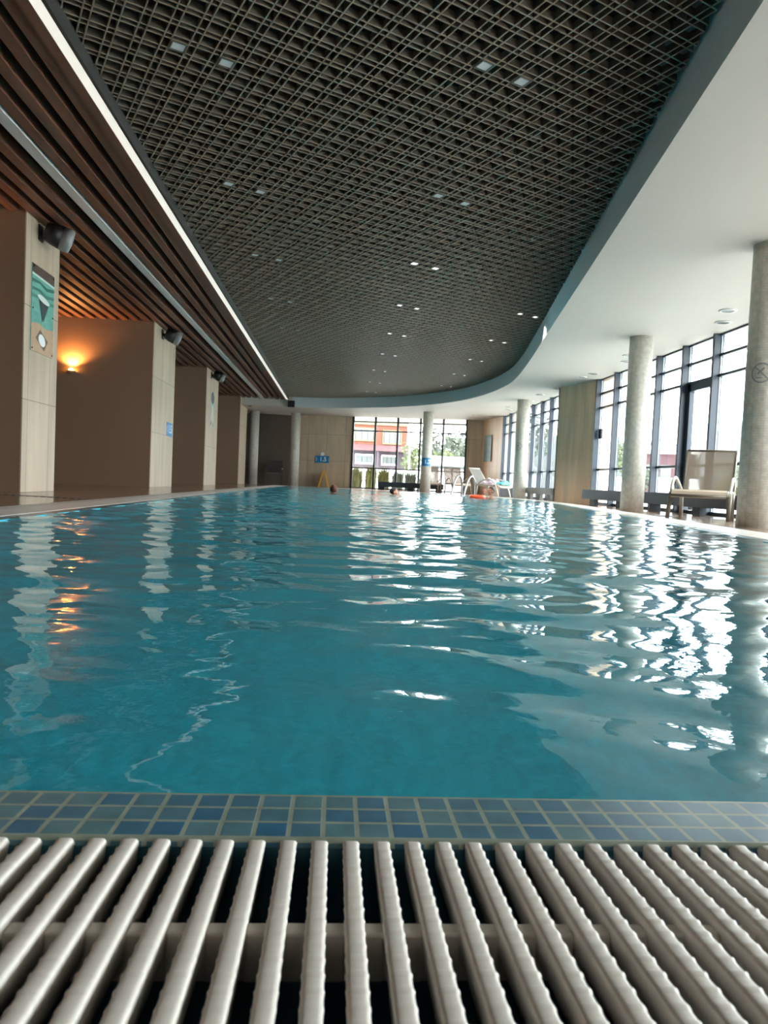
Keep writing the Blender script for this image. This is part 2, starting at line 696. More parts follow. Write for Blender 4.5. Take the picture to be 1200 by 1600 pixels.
def clip_line(p, d, poly):
    """parameter range of p+t*d inside a convex ccw polygon"""
    t0, t1 = -1e9, 1e9
    n = len(poly)
    for i in range(n):
        a = np.array(poly[i])
        b = np.array(poly[(i + 1) % n])
        e = b - a
        nn = np.array([e[1], -e[0]])
        den = nn @ d
        num = nn @ (a - p)
        if abs(den) < 1e-12:
            if num < 0:
                return None
            continue
        t = num / den
        if den > 0:
            t1 = min(t1, t)
        else:
            t0 = max(t0, t)
    return (t0, t1) if t1 - t0 > 0.02 else None


PITCH = 0.1675
TH = math.radians(26.57)
U = np.array([math.cos(TH), math.sin(TH)])
Vv = np.array([-math.sin(TH), math.cos(TH)])
EDGES = MB()
GPOLY = [(-1.87, -3.9), (0.87, -3.9)] + S_EDGE[1:-1] + [(-1.87, 25.85)]
m = MB()
for ax, (A, B, ph) in enumerate(((U, Vv, 1.181), (Vv, U, 5.066))):
    # blades run along B, stepped along A
    for k in range(-60, 190):
        for off in (0.0575, 0.11):
            s0 = ph + k * PITCH + off
            r = clip_line(A * s0, B, GPOLY)
            if r is None:
                continue
            p = A * s0 + B * r[0]
            q = A * s0 + B * r[1]
            dz = 0.0 if ax == 0 else 0.001
            m.bar((p[0], p[1], GRID_Z + 0.027 + dz), (q[0], q[1], GRID_Z + 0.027 + dz), 0.008, 0.046)
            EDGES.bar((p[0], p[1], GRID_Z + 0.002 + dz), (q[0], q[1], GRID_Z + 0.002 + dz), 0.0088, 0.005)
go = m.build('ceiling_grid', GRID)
EDGES.build('grid_edge', mat('lit_grid_edge', (146, 132, 114), 0.45), go, label='lower edges of the grid blades, lightened in colour as if lit')  # same paint as the blades, with the light on their edges coloured in
struct(go, 'dark open cell metal grid ceiling turned at an angle over the pool', 'ceiling')

# wooden slat ceiling
m = MB()
x = -2.235
while x > -8.5:
    if not (-2.95 < x < -2.70):
        m.box((x - 0.10, -4, 3.10), (x, 25.85, 3.22))
    x -= 0.2
m.box((-2.155, -4, 3.10), (-1.99, 25.85, 3.26))
m.box((-2.05, -4, 3.085), (-1.97, 25.85, 3.12))
struct(m.build('ceiling_slats', WOOD), 'ceiling of long red brown wooden slats on the wall side', 'ceiling')
m = MB()
m.box((-8.6, -4, 3.4), (-1.99, 25.85, 3.45))
m.box((-1.99, -4, 3.27), (-1.975, 25.85, 3.75))
struct(m.build('slat_backing', VOID), 'black backing above the wooden slats', 'ceiling')
m = MB()
m.box((-2.875, -4, 3.09), (-2.765, 25.85, 3.13))
struct(m.build('trim_3', SLOT), 'pale grey metal strip running between the wooden slats', 'trim')
m = MB()
m.box((-1.97, -4, 3.09), (-1.895, 25.7, 3.125))
struct(m.build('trim_4', emit('light_strip', (240, 234, 222), 0.27)), 'long white light strip edging the wooden slat ceiling', 'light strip')
m = MB()
m.box((-1.895, -4, 3.09), (-1.87, 25.7, 3.24))
struct(m.build('trim_5', mat('dark_edge', (60, 60, 58), 0.5)), 'thin dark metal edge beside the light strip', 'trim')


# ------------------------------------------------------------------ walls
m = MB()
m.box((-8.75, -4.3, -0.1), (-8.6, 30.6, 3.8))
struct(m.build('wall_left', STONE), 'beige stone back wall of the bays', 'wall')
m = MB()
m.box((-8.6, -4.35, -0.1), (6.4, -4.2, 3.8))
struct(m.build('wall_back', STONE), 'beige stone wall behind the near end of the pool', 'wall')
FINS = [(8.22, 9.15), (13.70, 15.45), (19.10, 20.90), (25.58, 27.40)]
for i, (a, b) in enumerate(FINS):
    m = MB()
    m.box((-8.6, a, -0.01), (-3.55, b, 3.4 if i < 3 else 3.4))
    o = m.build('pillar', PIERBROWN)
    f = MB()
    f.box((-3.56, a - 0.003, -0.008), (-3.545, b + 0.003, 3.4))
    f.build('stone_face', STONE, o, label='beige stone facing')
    struct(o, 'brown wall pier with beige stone edge, %s' % ('nearest the camera with the tall sea poster', 'with the lit wall lamp on its near face', 'with the narrow figure poster', 'farthest, next to the round column')[i], 'pier')
m = MB()
m.box((-8.6, 2.6, -0.01), (-3.55, 3.6, 3.4))
struct(m.build('pillar', STONE), 'beige stone wall pier beside the camera, outside the view', 'pier')

# far wall follows a slightly turned line
FA = np.array([-1.75, 28.95])
FB = np.array([0.53, 28.50])
FC = np.array([4.90, 27.42])
FD = np.array([5.50, 27.30])


def wall_seg(m, a, b, z0, z1, th=0.15):
    d = _unit(b - a)
    nrm = np.array([-d[1], d[0]])
    p = [a, b, b + nrm * th, a + nrm * th]
    m.prism([tuple(q) for q in p], z0, z1)


m = MB()
wall_seg(m, FA, FB, -0.05, 3.0)
struct(m.build('wall_far', STONE), 'beige stone end wall carrying the blue depth sign', 'wall')
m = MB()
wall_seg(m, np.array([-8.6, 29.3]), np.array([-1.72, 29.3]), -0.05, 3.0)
struct(m.build('wall_recess', SHADEWALL), 'wall behind the recess with the dark armchair, its shade painted dark brown', 'wall')
m = MB()
wall_seg(m, FC, FD, -0.05, 3.0)
struct(m.build('wall_far_corner', STONE), 'narrow beige wall right of the end window', 'wall')
m = MB()
m.prism([(5.50, 27.4), (5.86, 25.15), (6.25, 25.15), (6.25, 27.5)], -0.05, 3.0)
struct(m.build('wall_right_far', STONE_LIT), 'beige stone wall between the end window and the side windows', 'wall')
m = MB()
m.prism([(5.44, 17.55), (5.86, 15.98), (6.25, 15.98), (6.25, 17.55)], -0.05, 3.0)
struct(m.build('wall_right', STONE_LIT), 'beige stone wall pier between the two side windows', 'wall')
m = MB()
m.prism([(5.42, 17.56), (6.20, 17.56), (6.20, 18.0), (5.56, 18.0)], -0.01, SOF_Z)
struct(m.build('trim_6', FRAME), 'slate metal post at the far side of the stone pier', 'trim')


# ------------------------------------------------------------------ windows
def side_window(name, y0, y1, ms, label, door=None, x=5.9):
    """frame between y0..y1 at plane x with mullions at ms and three transoms"""
    m = MB()
    zs = [2.52, 2.20, 0.80]
    for y in ms:
        m.box((x - 0.12, y - 0.03, 0.0), (x + 0.035, y + 0.03, SOF_Z))
    for z in zs:
        m.box((x - 0.03, y0, z - 0.022), (x + 0.06, y1, z + 0.022))
    m.box((x - 0.04, y0, 0.0), (x + 0.08, y1, 0.06))
    m.box((x - 0.03, y0, SOF_Z - 0.03), (x + 0.08, y1, SOF_Z))
    if door:
        a, b = door
        m.box((x - 0.02, a - 0.045, 0.0), (x + 0.06, a - 0.14, 2.2))
        m.box((x - 0.02, b + 0.045, 0.0), (x + 0.06, b + 0.14, 2.2))
        m.box((x - 0.02, b + 0.045, 2.06), (x + 0.06, a - 0.045, 2.2))
    o = m.build(name, FRAME)
    struct(o, label, 'window')
    g = MB()
    g.box((x + 0.010, y0, 0.03), (x + 0.018, y1, SOF_Z - 0.01))
    g.build('window_glass', GLASS, o)
    # pale inner beads along the mullions
    bd = MB()
    for y in ms:
        bd.box((x - 0.012, y - 0.042, 0.06), (x + 0.006, y - 0.031, SOF_Z - 0.03))
    bd.build('window_bead', mat('pale_bead', (176, 186, 196), 0.4), o)
    return o


side_window('window_1', -4.2, 15.98, [15.94] + [14.88 - k * 1.0 for k in range(19)], 'long wall of tall slate framed windows on the right', door=(11.88, 10.88))
side_window('window_2', 18.0, 25.15, [18.45, 19.5, 20.4, 21.35, 22.3, 23.2, 24.2, 25.1], 'far group of tall slate framed windows beyond the stone pier')
# end window
m = MB()
g = MB()
dirw = _unit(FC - FB)
L = float(np.linalg.norm(FC - FB))
ang = math.atan2(dirw[1], dirw[0])
MW = Matrix.Translation((FB[0], FB[1], 0)) @ Matrix.Rotation(ang, 4, 'Z')
for k in range(6):
    xx = L * k / 5
    m.box((xx - 0.035, -0.04, 0.0), (xx + 0.035, 0.06, SOF_Z), MW)
for z in (2.66, 2.30, 0.82, 0.03):
    m.box((0, -0.03, z - 0.025), (L, 0.05, z + 0.025), MW)
o = m.build('window_3', FRAME_FAR)
struct(o, 'end wall window with dark grid frame looking at the orange building', 'window')
g.box((0, 0.008, 0.03), (L, 0.016, SOF_Z), MW)
g.build('window_glass', GLASS, o)


# ------------------------------------------------------------------ round columns
def round_column(c, label, r=0.185):
    m = MB()
    m.lathe([(r, -0.005), (r, SOF_Z + 0.01)], 48, (0, 0, 0))
    o = m.build('column', COLUMN, loc=(c[0], c[1], 0), smooth=False)
    for p in o.data.polygons:
        p.use_smooth = len(p.vertices) == 4
    return struct(o, label, 'column')


C_NEAR = (4.27, 6.98)
C_MID = (4.86, 11.45)
C_FAR = (5.28, 20.4)
C_SIGN = (3.11, 25.2)
C_END = (-1.74, 28.2)
C_LEFT = (-3.36, 28.3)
round_column(C_NEAR, 'round mosaic column nearest the camera at the right edge of the view')
round_column(C_MID, 'round mosaic column beside the near lounger')
round_column(C_FAR, 'round mosaic column in front of the far side windows')
round_column(C_SIGN, 'round mosaic column with the blue plate before the end window')
round_column(C_END, 'round mosaic column left of the blue depth sign')
round_column(C_LEFT, 'round mosaic column in the shaded recess on the left')


def on_column(c, ang0, z0, vs, r=0.185, lift=0.003):
    """wrap flat (u,v) points round a column, u along the surface"""
    out = []
    for u, v, _ in vs:
        a = ang0 + u / (r + lift)
        out.append((c[0] + (r + lift) * math.cos(a), c[1] + (r + lift) * math.sin(a), z0 + v))
    return out


def face_cam(c):
    return math.atan2(-c[1], -c[0])


def no_diving(c, z, label, R=0.12, da=0.0):
    vs, fs = [], []
    n = 40
    for k in range(n):
        t = 2 * math.pi * k / n
        vs += [(R * math.cos(t), R * math.sin(t), 0), (R * 0.86 * math.cos(t), R * 0.86 * math.sin(t), 0)]
    for k in range(n):
        k2 = (k + 1) % n
        fs.append((2 * k, 2 * k2, 2 * k2 + 1, 2 * k + 1))

    def strip(p, q, wd):
        p, q = np.array(p), np.array(q)
        d = _unit(q - p)
        nn = np.array([-d[1], d[0]]) * wd / 2
        steps = 6
        b = len(vs)
        for i in range(steps + 1):
            cpt = p + (q - p) * i / steps
            vs.append((cpt[0] + nn[0], cpt[1] + nn[1], 0))
            vs.append((cpt[0] - nn[0], cpt[1] - nn[1], 0))
        for i in range(steps):
            fs.append((b + 2 * i, b + 2 * i + 1, b + 2 * i + 3, b + 2 * i + 2))
    strip((-R * 0.66, R * 0.66), (R * 0.66, -R * 0.66), R * 0.13)
    strip((-R * 0.35, -R * 0.1), (R * 0.25, R * 0.5), R * 0.2)
    strip((-R * 0.5, -R * 0.45), (R * 0.1, -R * 0.5), R * 0.1)
    m = MB()
    m.add(on_column(c, face_cam(c) + da, z, vs), fs)
    o = m.build('no_diving_sign', mat('sign_dark', (136, 146, 152), 0.5))
    tag(o, label, 'sign', 'no diving signs')


no_diving(C_NEAR, 1.55, 'dark no diving ring on the nearest round column at the right edge', R=0.1, da=-0.2)
no_diving(C_END, 1.53, 'dark no diving ring on the column left of the blue depth sign', R=0.10, da=-0.15)
no_diving(C_FAR, 1.50, 'faint no diving ring on the column before the far side windows', R=0.11, da=-0.55)


# ------------------------------------------------------------------ overflow gratings
def grate_bar_mesh():
    """one ribbed bar, running along y from 0 to -0.36, top at z=0"""
    prof = [(-0.0050, -0.024), (-0.0062, -0.007), (-0.0066, -0.0022), (-0.0056, -0.0006), (-0.0034, 0.0), (0.0034, 0.0), (0.0056, -0.0006), (0.0066, -0.0022), (0.0062, -0.007), (0.0050, -0.024)]
    n = len(prof)
    vs, fs = [], []
    steps = 144
    Ltot = 0.36
    for i in range(steps + 1):
        y = -Ltot * i / steps
        rip = max(0.0, math.cos(2 * math.pi * (y + 0.006) / 0.0145)) ** 4
        end = min(i, steps - i)
        dr = {0: -0.004, 1: -0.0012}.get(end, 0.0)
        for px, pz in prof:
            top = 1.0 if pz > -0.003 else 0.0
            k = 1 + 0.10 * rip if pz > -0.004 else 1
            vs.append((px * k, y, pz + top * (0.0011 * rip + dr)))
    for i in range(steps):
        for k in range(n):
            k2 = (k + 1) % n
            fs.append((i * n + k, (i + 1) * n + k, (i + 1) * n + k2, i * n + k2))
    fs.append(tuple(range(n)))
    fs.append(tuple(steps * n + k for k in range(n - 1, -1, -1)))
    return vs, fs


BPITCH = 0.0258
bar_mb = MB()
bar_mb.add(*grate_bar_mesh())
TILT = 0.066
grate = empty('pool_grate', (0, NEAR_Y - 0.002, -0.001), rot=(-TILT, 0, 0))
tag(grate, 'white ribbed plastic grating in the foreground along the near pool edge', 'grating', 'pool overflow gratings')
xs = [(0.0235 + BPITCH * k) for k in range(-21, 22)]
b0 = bar_mb.build('bar', WHITEPLASTIC, grate, smooth=True)
b0.location = (xs[0], 0, 0)
for x in xs[1:]:
    b = b0.copy()
    COL.objects.link(b)
    b.parent = grate
    b.location = (x, 0, 0)
for yy in (-0.122, -0.29):
    m = MB()
    for x in xs[:-1]:
        m.box((x + 0.0052, yy - 0.004, -0.040), (x + BPITCH - 0.0052, yy + 0.010, -0.0075))
    m.box((xs[0], yy - 0.003, -0.040), (xs[-1], yy + 0.009, -0.0235))
    m.build('spacer', WHITEPLASTIC, grate, bevel=0.002)
for sx, txt in ((-1, 'left'), (1, 'right')):
    m = MB()
    lo = -1.93 if sx < 0 else xs[-1] + BPITCH
    hi = xs[0] - BPITCH / 2 if sx < 0 else 2.62
    x = lo
    while x < hi:
        m.box((x - 0.006, -0.36, -0.024), (x + 0.006, 0, 0))
        x += BPITCH
    o = m.build('pool_grate', WHITEPLASTIC, loc=(0, NEAR_Y - 0.002, -0.001))
    o.rotation_euler = (-TILT, 0, 0)
    tag(o, 'white grating continuing the near pool edge outside the view to the ' + ('wall side' if sx < 0 else 'window side'), 'grating', 'pool overflow gratings')


def ring_grate(loop_pts, label):
    """bars square to the pool edge along an open polyline"""
    m = MB()
    P = [np.array(p) for p in loop_pts]
    carry = 0.0
    for a, b in zip(P[:-1], P[1:]):
        d = b - a
        Ls = np.linalg.norm(d)
        d = d / Ls
        nrm = np.array([d[1], -d[0]])
        t = carry
        while t < Ls:
            c = a + d * t
            p = c + nrm * 0.008
            q = c + nrm * 0.305
            m.bar((p[0], p[1], -0.010), (q[0], q[1], -0.010), 0.021, 0.022)
            t += 0.030
        carry = t - Ls
    o = m.build('pool_grate', WHITEPLASTIC)
    tag(o, label, 'grating', 'pool overflow gratings')


ring_grate([(2.49 + 0.158 * 0.0, NEAR_Y)] + right_edge[1:] + far_curve[1:16], 'white overflow grating along the window side of the pool')
ring_grate(far_curve[15:], 'white overflow grating along the curved far end of the pool')
ring_grate([(-1.95, 26.4), (-1.95, NEAR_Y)], 'white overflow grating along the wall side of the pool')

# floor drains
m = MB()
p, q = Vector((-8.4, 9.0 - 0.0, 0)), Vector((-2.45, 7.19, 0))
d = (q - p).normalized()
k = 0.0
while k < (q - p).length:
    a = p + d * k
    b = p + d * (k + 0.05)
    m.bar((a.x, a.y, 0.001), (b.x, b.y, 0.001), 0.06, 0.004)
    k += 0.085
tag(m.build('floor_drain', mat('drain_dark', (40, 36, 32), 0.6)), 'dark slotted drain line crossing the brown deck by the nearest pier', 'drain')
m = MB()
m.lathe([(0.16, -0.002), (0.16, 0.004), (0.13, 0.006)], 28, (4.62, 9.75, 0))
tag(m.build('drain_cover', mat('drain_cover_dark', (52, 56, 60), 0.5)), 'small dark round cover in the deck before the near lounger', 'drain cover')

# ------------------------------------------------------------------ recessed lights in the grid
LIT = emit('lit_panel', (235, 240, 240), 0.9)
DIM = emit('dim_panel', (170, 176, 176), 0.09)


def make_downlight(lit):
    r = empty('ceiling_downlight', (0, 0, 0))
    f = MB()
    for a, b in (((-0.055, -0.055), (0.055, -0.043)), ((-0.055, 0.043), (0.055, 0.055)), ((-0.055, -0.043), (-0.043, 0.043)), ((0.043, -0.043), (0.055, 0.043))):
        f.box((a[0], a[1], 0), (b[0], b[1], 0.03))
    f.build('frame', GRID, r)
    g = MB()
    g.box((-0.043, -0.043, 0.006), (0.043, 0.043, 0.02))
    g.build('diffuser', LIT if lit else DIM, r)
    if lit:
        l = D.lights.new('downlight_lamp', 'SPOT')
        l.energy = 40
        l.color = (1.0, 0.97, 0.92)
        l.spot_size = math.radians(110)
        l.spot_blend = 0.8
        l.shadow_soft_size = 0.04
        lo = D.objects.new('downlight_lamp', l)
        lo.location = (0, 0, -0.01)
        lo.parent = r
        COL.objects.link(lo)
    return r


protos = {True: None, False: None}
ORD = ['first', 'second', 'third', 'fourth', 'fifth', 'sixth', 'seventh', 'eighth', 'ninth', 'tenth']
for row, (x0, nm) in enumerate(((-1.05, 'wall side'), (1.02, 'middle'), (3.09, 'window side'))):
    for k in range(10):
        cy = 5.06 + 2.255 * k
        if row == 2 and k < 3:
            continue
        if row == 2 and k == 9:
            continue
        lit = row != 0 and k > 1
        for s, side in ((-1, 'left'), (1, 'right')):
            if protos[lit] is None:
                o = make_downlight(lit)
                protos[lit] = o
            else:
                o = copy_tree(protos[lit])
            # snap to the wide cell of the grid
            px = x0 - 0.006 * (cy - 5) + s * 0.15
            py = cy + s * 0.075
            u = np.array([px, py]) @ U
            v = np.array([px, py]) @ Vv
            u = 1.181 + round((u - 1.181) / PITCH) * PITCH
            v = 5.066 + round((v - 5.066) / PITCH) * PITCH
            c = U * u + Vv * v
            o.location = (c[0], c[1], GRID_Z - 0.006)
            o.rotation_euler = (0, 0, TH)
            kk = k - 3 if row == 2 else k
            tag(o, '%s square ceiling light, %s one of the %s pair in the %s row' % ('bright' if lit else 'dim', side, ORD[kk], nm), 'ceiling light', 'square lights in the grid ceiling')

# round soffit lights along the windows
RING = mat('white_ring', (214, 214, 208), 0.4)
LENS = mat('grey_lens', (84, 90, 92), 0.35)
proto = None
spots = [(5.21, 9.49), (5.50, 10.13), (5.28, 12.96), (5.50, 13.6), (5.42, 15.18), (5.35, 15.73), (5.45, 17.75), (5.36, 19.02), (5.49, 20.48), (5.28, 22.27), (5.49, 23.1), (4.77, 25.5), (5.4, 25.7)]
where = ['nearest white ringed ceiling light before the window, open lens', 'second white ringed ceiling light, beside the top of the near door', 'third ringed ceiling light, behind the top of the middle column', 'fourth ringed ceiling light, just past the middle column',
         'fifth ringed ceiling light, before the stone pier', 'sixth ringed ceiling light, at the corner of the stone pier', 'seventh ringed ceiling light, beyond the stone pier', 'eighth ringed ceiling light, at the start of the far windows',
         'ninth ringed ceiling light, above the far round column', 'tenth ringed ceiling light, left of the far round column', 'eleventh ringed ceiling light, behind the far round column', 'ringed ceiling light nearest the end window',
         'ringed ceiling light in the far corner of the room']
for (x, y), lb in zip(spots, where):
    if proto is None:
        o = empty('round_downlight', (0, 0, 0))
        proto = o
        m = MB()
        m.lathe([(0.085, -0.012), (0.10, -0.016), (0.115, -0.008), (0.115, 0.004), (0.085, 0.004), (0.085, -0.012)], 28, caps=False)
        m.build('ring', RING, o, smooth=True)
        m = MB()
        m.lathe([(0.02, -0.004), (0.085, -0.006), (0.085, 0.006)], 24)
        m.build('lens', LENS, o)
    else:
        o = copy_tree(proto)
    o.location = (x, y, SOF_Z)
    tag(o, lb, 'ceiling light', 'round lights in the white ceiling')

# ------------------------------------------------------------------ things on the piers: speakers, posters, sconces, signs
ORDP = ('nearest the camera', 'with the lit wall lamp', 'with the narrow figure poster', 'next to the shaded round column')


def make_speaker():
    r = empty('wall_speaker', (0, 0, 0))
    m = MB()
    m.box((0, -0.06, -0.09), (0.02, 0.06, 0.09))
    m.tube([(0.0, 0, 0), (0.12, -0.02, -0.02)], 0.028, 10)
    m.build('bracket', BLACK, r, bevel=0.004)
    T = Matrix.Translation((0.20, 0.0, -0.02)) @ Matrix.Rotation(math.radians(20), 4, 'Z') @ Matrix.Rotation(math.radians(18), 4, 'Y') @ Matrix.Rotation(HP, 4, 'Y')
    m = MB()
    m.lathe([(0.075, -0.14), (0.10, -0.13), (0.125, -0.05), (0.135, 0.05)], 28, M=T)
    m.build('body', BLACK, r, smooth=True)
    m = MB()
    m.lathe([(0.137, 0.05), (0.137, 0.14), (0.128, 0.155), (0.06, 0.165)], 28, M=T)
    m.build('grille', GREYGRILLE, r, smooth=True, label='grey speaker front')
    return r


sp = None
for i, (a, b) in enumerate(FINS):
    o = make_speaker() if sp is None else copy_tree(sp)
    sp = sp or o
    o.location = (-3.55, a + 0.36 + (0.25 if i else 0), 2.99)
    tag(o, 'black loudspeaker with grey front high on the stone pier ' + ORDP[i], 'speaker', 'loudspeakers on the stone piers')

# light box end beside the strip
m = MB()
m.box((-1.90, 25.70, 2.83), (-1.66, 25.86, 3.06))
m.box((-1.88, 25.69, 2.85), (-1.68, 25.70, 3.04))
tag(m.build('ceiling_speaker', BLACK, bevel=0.008), 'small black box at the far end of the white light strip', 'speaker')


def printed(name, material, parent, x, pts):
    """flat printed shape on a pool side pier face, points (y, z)"""
    m = MB()
    n = len(pts)
    m.add([(x, y, z) for y, z in pts], [tuple(range(n))])
    return m.build(name, material, parent)


def ell(cy, cz, ry, rz, n=20, a=0.0):
    out = []
    for k in range(n):
        t = 2 * math.pi * k / n
        p, q = ry * math.cos(t), rz * math.sin(t)
        out.append((cy + p * math.cos(a) - q * math.sin(a), cz + p * math.sin(a) + q * math.cos(a)))
    return out


# sea poster on the first pier
po = empty('wall_poster', (-3.55, 8.37, 1.62))
tag(po, 'tall sea picture with glass shape and sand on the nearest stone pier', 'poster', 'posters on the stone walls')
W_, H_ = 0.62, 0.98
m = MB()
m.box((0.0, 0, 0), (0.014, W_, H_))
m.build('panel', mat('poster_sea', (96, 158, 148), 0.3, rgb2=(122, 186, 172), vscale=(2, 4, 12)), po, bevel=0.002)
printed('sand', mat('poster_sand', (182, 150, 122), 0.4, rgb2=(196, 168, 140), vscale=(20, 20, 20)), po, 0.0155, [(0, 0), (W_, 0), (W_, 0.33), (0.4, 0.31), (0.2, 0.34), (0, 0.31)])
printed('shore', mat('poster_shore', (74, 62, 56), 0.4, rgb2=(96, 80, 70), vscale=(20, 20, 20)), po, 0.0155, [(0, 0.88), (W_, 0.86), (W_, H_), (0, H_)])
printed('foam', mat('poster_foam', (206, 222, 214), 0.4), po, 0.0155, [(0, 0.855), (W_, 0.835), (W_, 0.86), (0, 0.88)])
for zc, c in ((0.77, (64, 118, 106)), (0.68, (72, 130, 118)), (0.60, (82, 140, 126))):
    printed('wave', mat('poster_wave_%d' % int(zc * 100), c, 0.4), po, 0.0155, [(0, zc), (0.2, zc + 0.02), (0.4, zc - 0.02), (W_, zc + 0.015), (W_, zc + 0.05), (0.4, zc + 0.02), (0.2, zc + 0.05), (0, zc + 0.04)])
printed('bowl', mat('poster_glass', (70, 84, 84), 0.3), po, 0.0165, [(0.17, 0.64), (0.47, 0.60), (0.33, 0.38), (0.28, 0.38)])
printed('water_line', mat('poster_white', (216, 226, 220), 0.4), po, 0.0172, ell(0.32, 0.63, 0.17, 0.035, a=-0.12))
printed('stem', mat('poster_stem', (150, 190, 180), 0.3), po, 0.0165, [(0.295, 0.40), (0.315, 0.40), (0.315, 0.22), (0.295, 0.22)])
printed('picture_frame', mat('poster_frame', (112, 92, 80), 0.4), po, 0.0165, [(0.12, 0.16), (0.24, 0.27), (0.46, 0.17), (0.36, 0.04)])
printed('picture', WHITE, po, 0.0172, ell(0.295, 0.155, 0.10, 0.065, a=-0.3))
m = MB()
for y, z in ((0.03, 0.03), (W_ - 0.03, 0.03), (0.03, H_ - 0.03), (W_ - 0.03, H_ - 0.03), (0.03, 0.48), (W_ - 0.03, 0.48)):
    m.lathe([(0.010, 0.014), (0.010, 0.022)], 10, M=Matrix.Translation((0, y, z)) @ Matrix.Rotation(HP, 4, 'Y'))
m.build('fixing', BLACK, po)
# figure poster on the third pier
po = empty('wall_poster', (-3.55, 19.68, 1.6))
tag(po, 'narrow picture of a dark disc over a pale figure on the third stone pier', 'poster', 'posters on the stone walls')
m = MB()
m.box((0, 0, 0), (0.012, 0.62, 0.97))
m.build('panel', mat('poster_pale', (196, 192, 178), 0.4, rgb2=(182, 190, 182), vscale=(4, 6, 3)), po)
printed('disc', mat('poster_dark', (70, 84, 82), 0.4), po, 0.0135, ell(0.31, 0.80, 0.24, 0.17))
printed('cloud', mat('poster_teal', (156, 192, 182), 0.4), po, 0.0135, [(0.08, 0.62), (0.55, 0.64), (0.5, 0.42), (0.3, 0.50), (0.12, 0.44)])
printed('figure', mat('poster_figure', (224, 218, 200), 0.4), po, 0.0142, [(0.22, 0.60), (0.42, 0.58), (0.40, 0.4), (0.50, 0.16), (0.40, 0.16), (0.30, 0.34), (0.16, 0.16), (0.10, 0.2), (0.22, 0.4)])
printed('shadow_mark', mat('poster_brown', (128, 112, 98), 0.4), po, 0.0142, [(0.08, 0.06), (0.22, 0.05), (0.2, 0.15), (0.1, 0.16)])
printed('shadow_mark', MATS['poster_brown'], po, 0.0142, [(0.38, 0.02), (0.52, 0.03), (0.5, 0.14), (0.42, 0.14)])
# poster on the far right wall
po = empty('wall_poster', (5.60, 26.6, 1.25), rz=0.16)
tag(po, 'slim teal picture on the stone wall right of the end window', 'poster', 'posters on the stone walls')
m = MB()
m.box((-0.02, -0.35, 0), (0.0, 0.35, 0.98))
m.build('panel', mat('poster_teal_dark', (86, 110, 112), 0.4, rgb2=(120, 150, 146), vscale=(4, 4, 4)), po)


# wall lamps
def sconce(y, label):
    r = empty('wall_lamp', (-5.02, y, 2.10))
    tag(r, label, 'wall lamp', 'warm wall lamps')
    m = MB()
    T = Matrix.Translation((0, -0.075, 0))
    m.lathe([(0.03, -0.05), (0.075, -0.02), (0.085, 0.0), (0.075, 0.0), (0.03, -0.035)], 24, M=T)
    m.build('bowl', mat('lamp_bowl', (170, 140, 110), 0.4), r, smooth=True)
    m = MB()
    m.ellipsoid((0, -0.075, 0.012), (0.042, 0.042, 0.042), 16, 10)
    m.build('bulb', emit('lamp_glow', (255, 176, 84), 20.0), r, smooth=True, label='glowing warm bulb')
    l = D.lights.new('lamp_light', 'SPOT')
    l.energy = 45
    l.color = (1.0, 0.42, 0.12)
    l.spot_size = math.radians(150)
    l.spot_blend = 0.6
    l.shadow_soft_size = 0.04
    lo = D.objects.new('lamp_light', l)
    lo.location = (0, -0.09, 0.07)
    lo.rotation_euler = (math.pi, 0, 0)
    lo.parent = r
    COL.objects.link(lo)


sconce(13.70, 'glowing warm uplight on the near face of the second stone pier')
sconce(8.22, 'warm uplight on the near face of the nearest stone pier, just outside the view')


# depth signs
def depth_sign(loc, rz, wd, ht, txt, label, disc=True):
    """plate in local xz plane facing -y"""
    r = empty('depth_sign', loc, rz)
    tag(r, label, 'sign', 'blue depth signs')
    m = MB()
    m.box((-wd / 2, -0.012, -ht / 2), (wd / 2, 0, ht / 2))
    m.build('plate', BLUE, r)
    vs, fs = text_verts(txt, ht * 0.85)
    m = MB()
    m.add([(x + wd * 0.06, -0.014, y) for x, y, _ in vs], fs)
    for x0 in (-0.46, -0.40, 0.45):
        m.add([(x0 * wd, -0.014, -ht * 0.28), (x0 * wd + 0.011, -0.014, -ht * 0.28), (x0 * wd + 0.011, -0.014, ht * 0.28), (x0 * wd, -0.014, ht * 0.28)], [(0, 1, 2, 3)])
    m.build('lettering', WHITE, r, label='white number')
    if disc:
        m = MB()
        m.lathe([(0.075, 0), (0.075, 0.012)], 28, M=Matrix.Translation((0, 0, ht / 2 + 0.07)) @ Matrix.Rotation(HP, 4, 'X'))
        m.build('disc', WHITE, r, label='white round badge above the plate')
    return r


wang = math.atan2((FB - FA)[1], (FB - FA)[0])
depth_sign((-0.66, 28.70, 1.10), wang, 0.58, 0.28, '1.5', 'blue plate reading 1.5 with white disc on the far wall')
r2 = depth_sign((-3.55, 15.12, 1.19), HP, 0.5, 0.28, '1.5', 'pale blue depth plate low on the pier with the lit lamp', disc=False)
# plate bent round a column
r3 = empty('depth_sign', (0, 0, 0))
tag(r3, 'blue plate wrapped on the column before the end window', 'sign', 'blue depth signs')
m = MB()
a0 = face_cam(C_SIGN) - 0.05
nn = 14
vs = []
for k in range(nn + 1):
    u = -0.17 + 0.34 * k / nn
    vs += [(u, -0.145, 0), (u, 0.145, 0)]
m.add(on_column(C_SIGN, a0, 1.08, vs), [(2 * k, 2 * k + 2, 2 * k + 3, 2 * k + 1) for k in range(nn)])
m.build('plate', BLUE, r3)
vs, fs = text_verts('1.2', 0.2)
m = MB()
m.add(on_column(C_SIGN, a0, 1.08, [(x + 0.05, y, 0) for x, y, _ in vs], lift=0.006), fs)
m.build('lettering', WHITE, r3, label='white number')

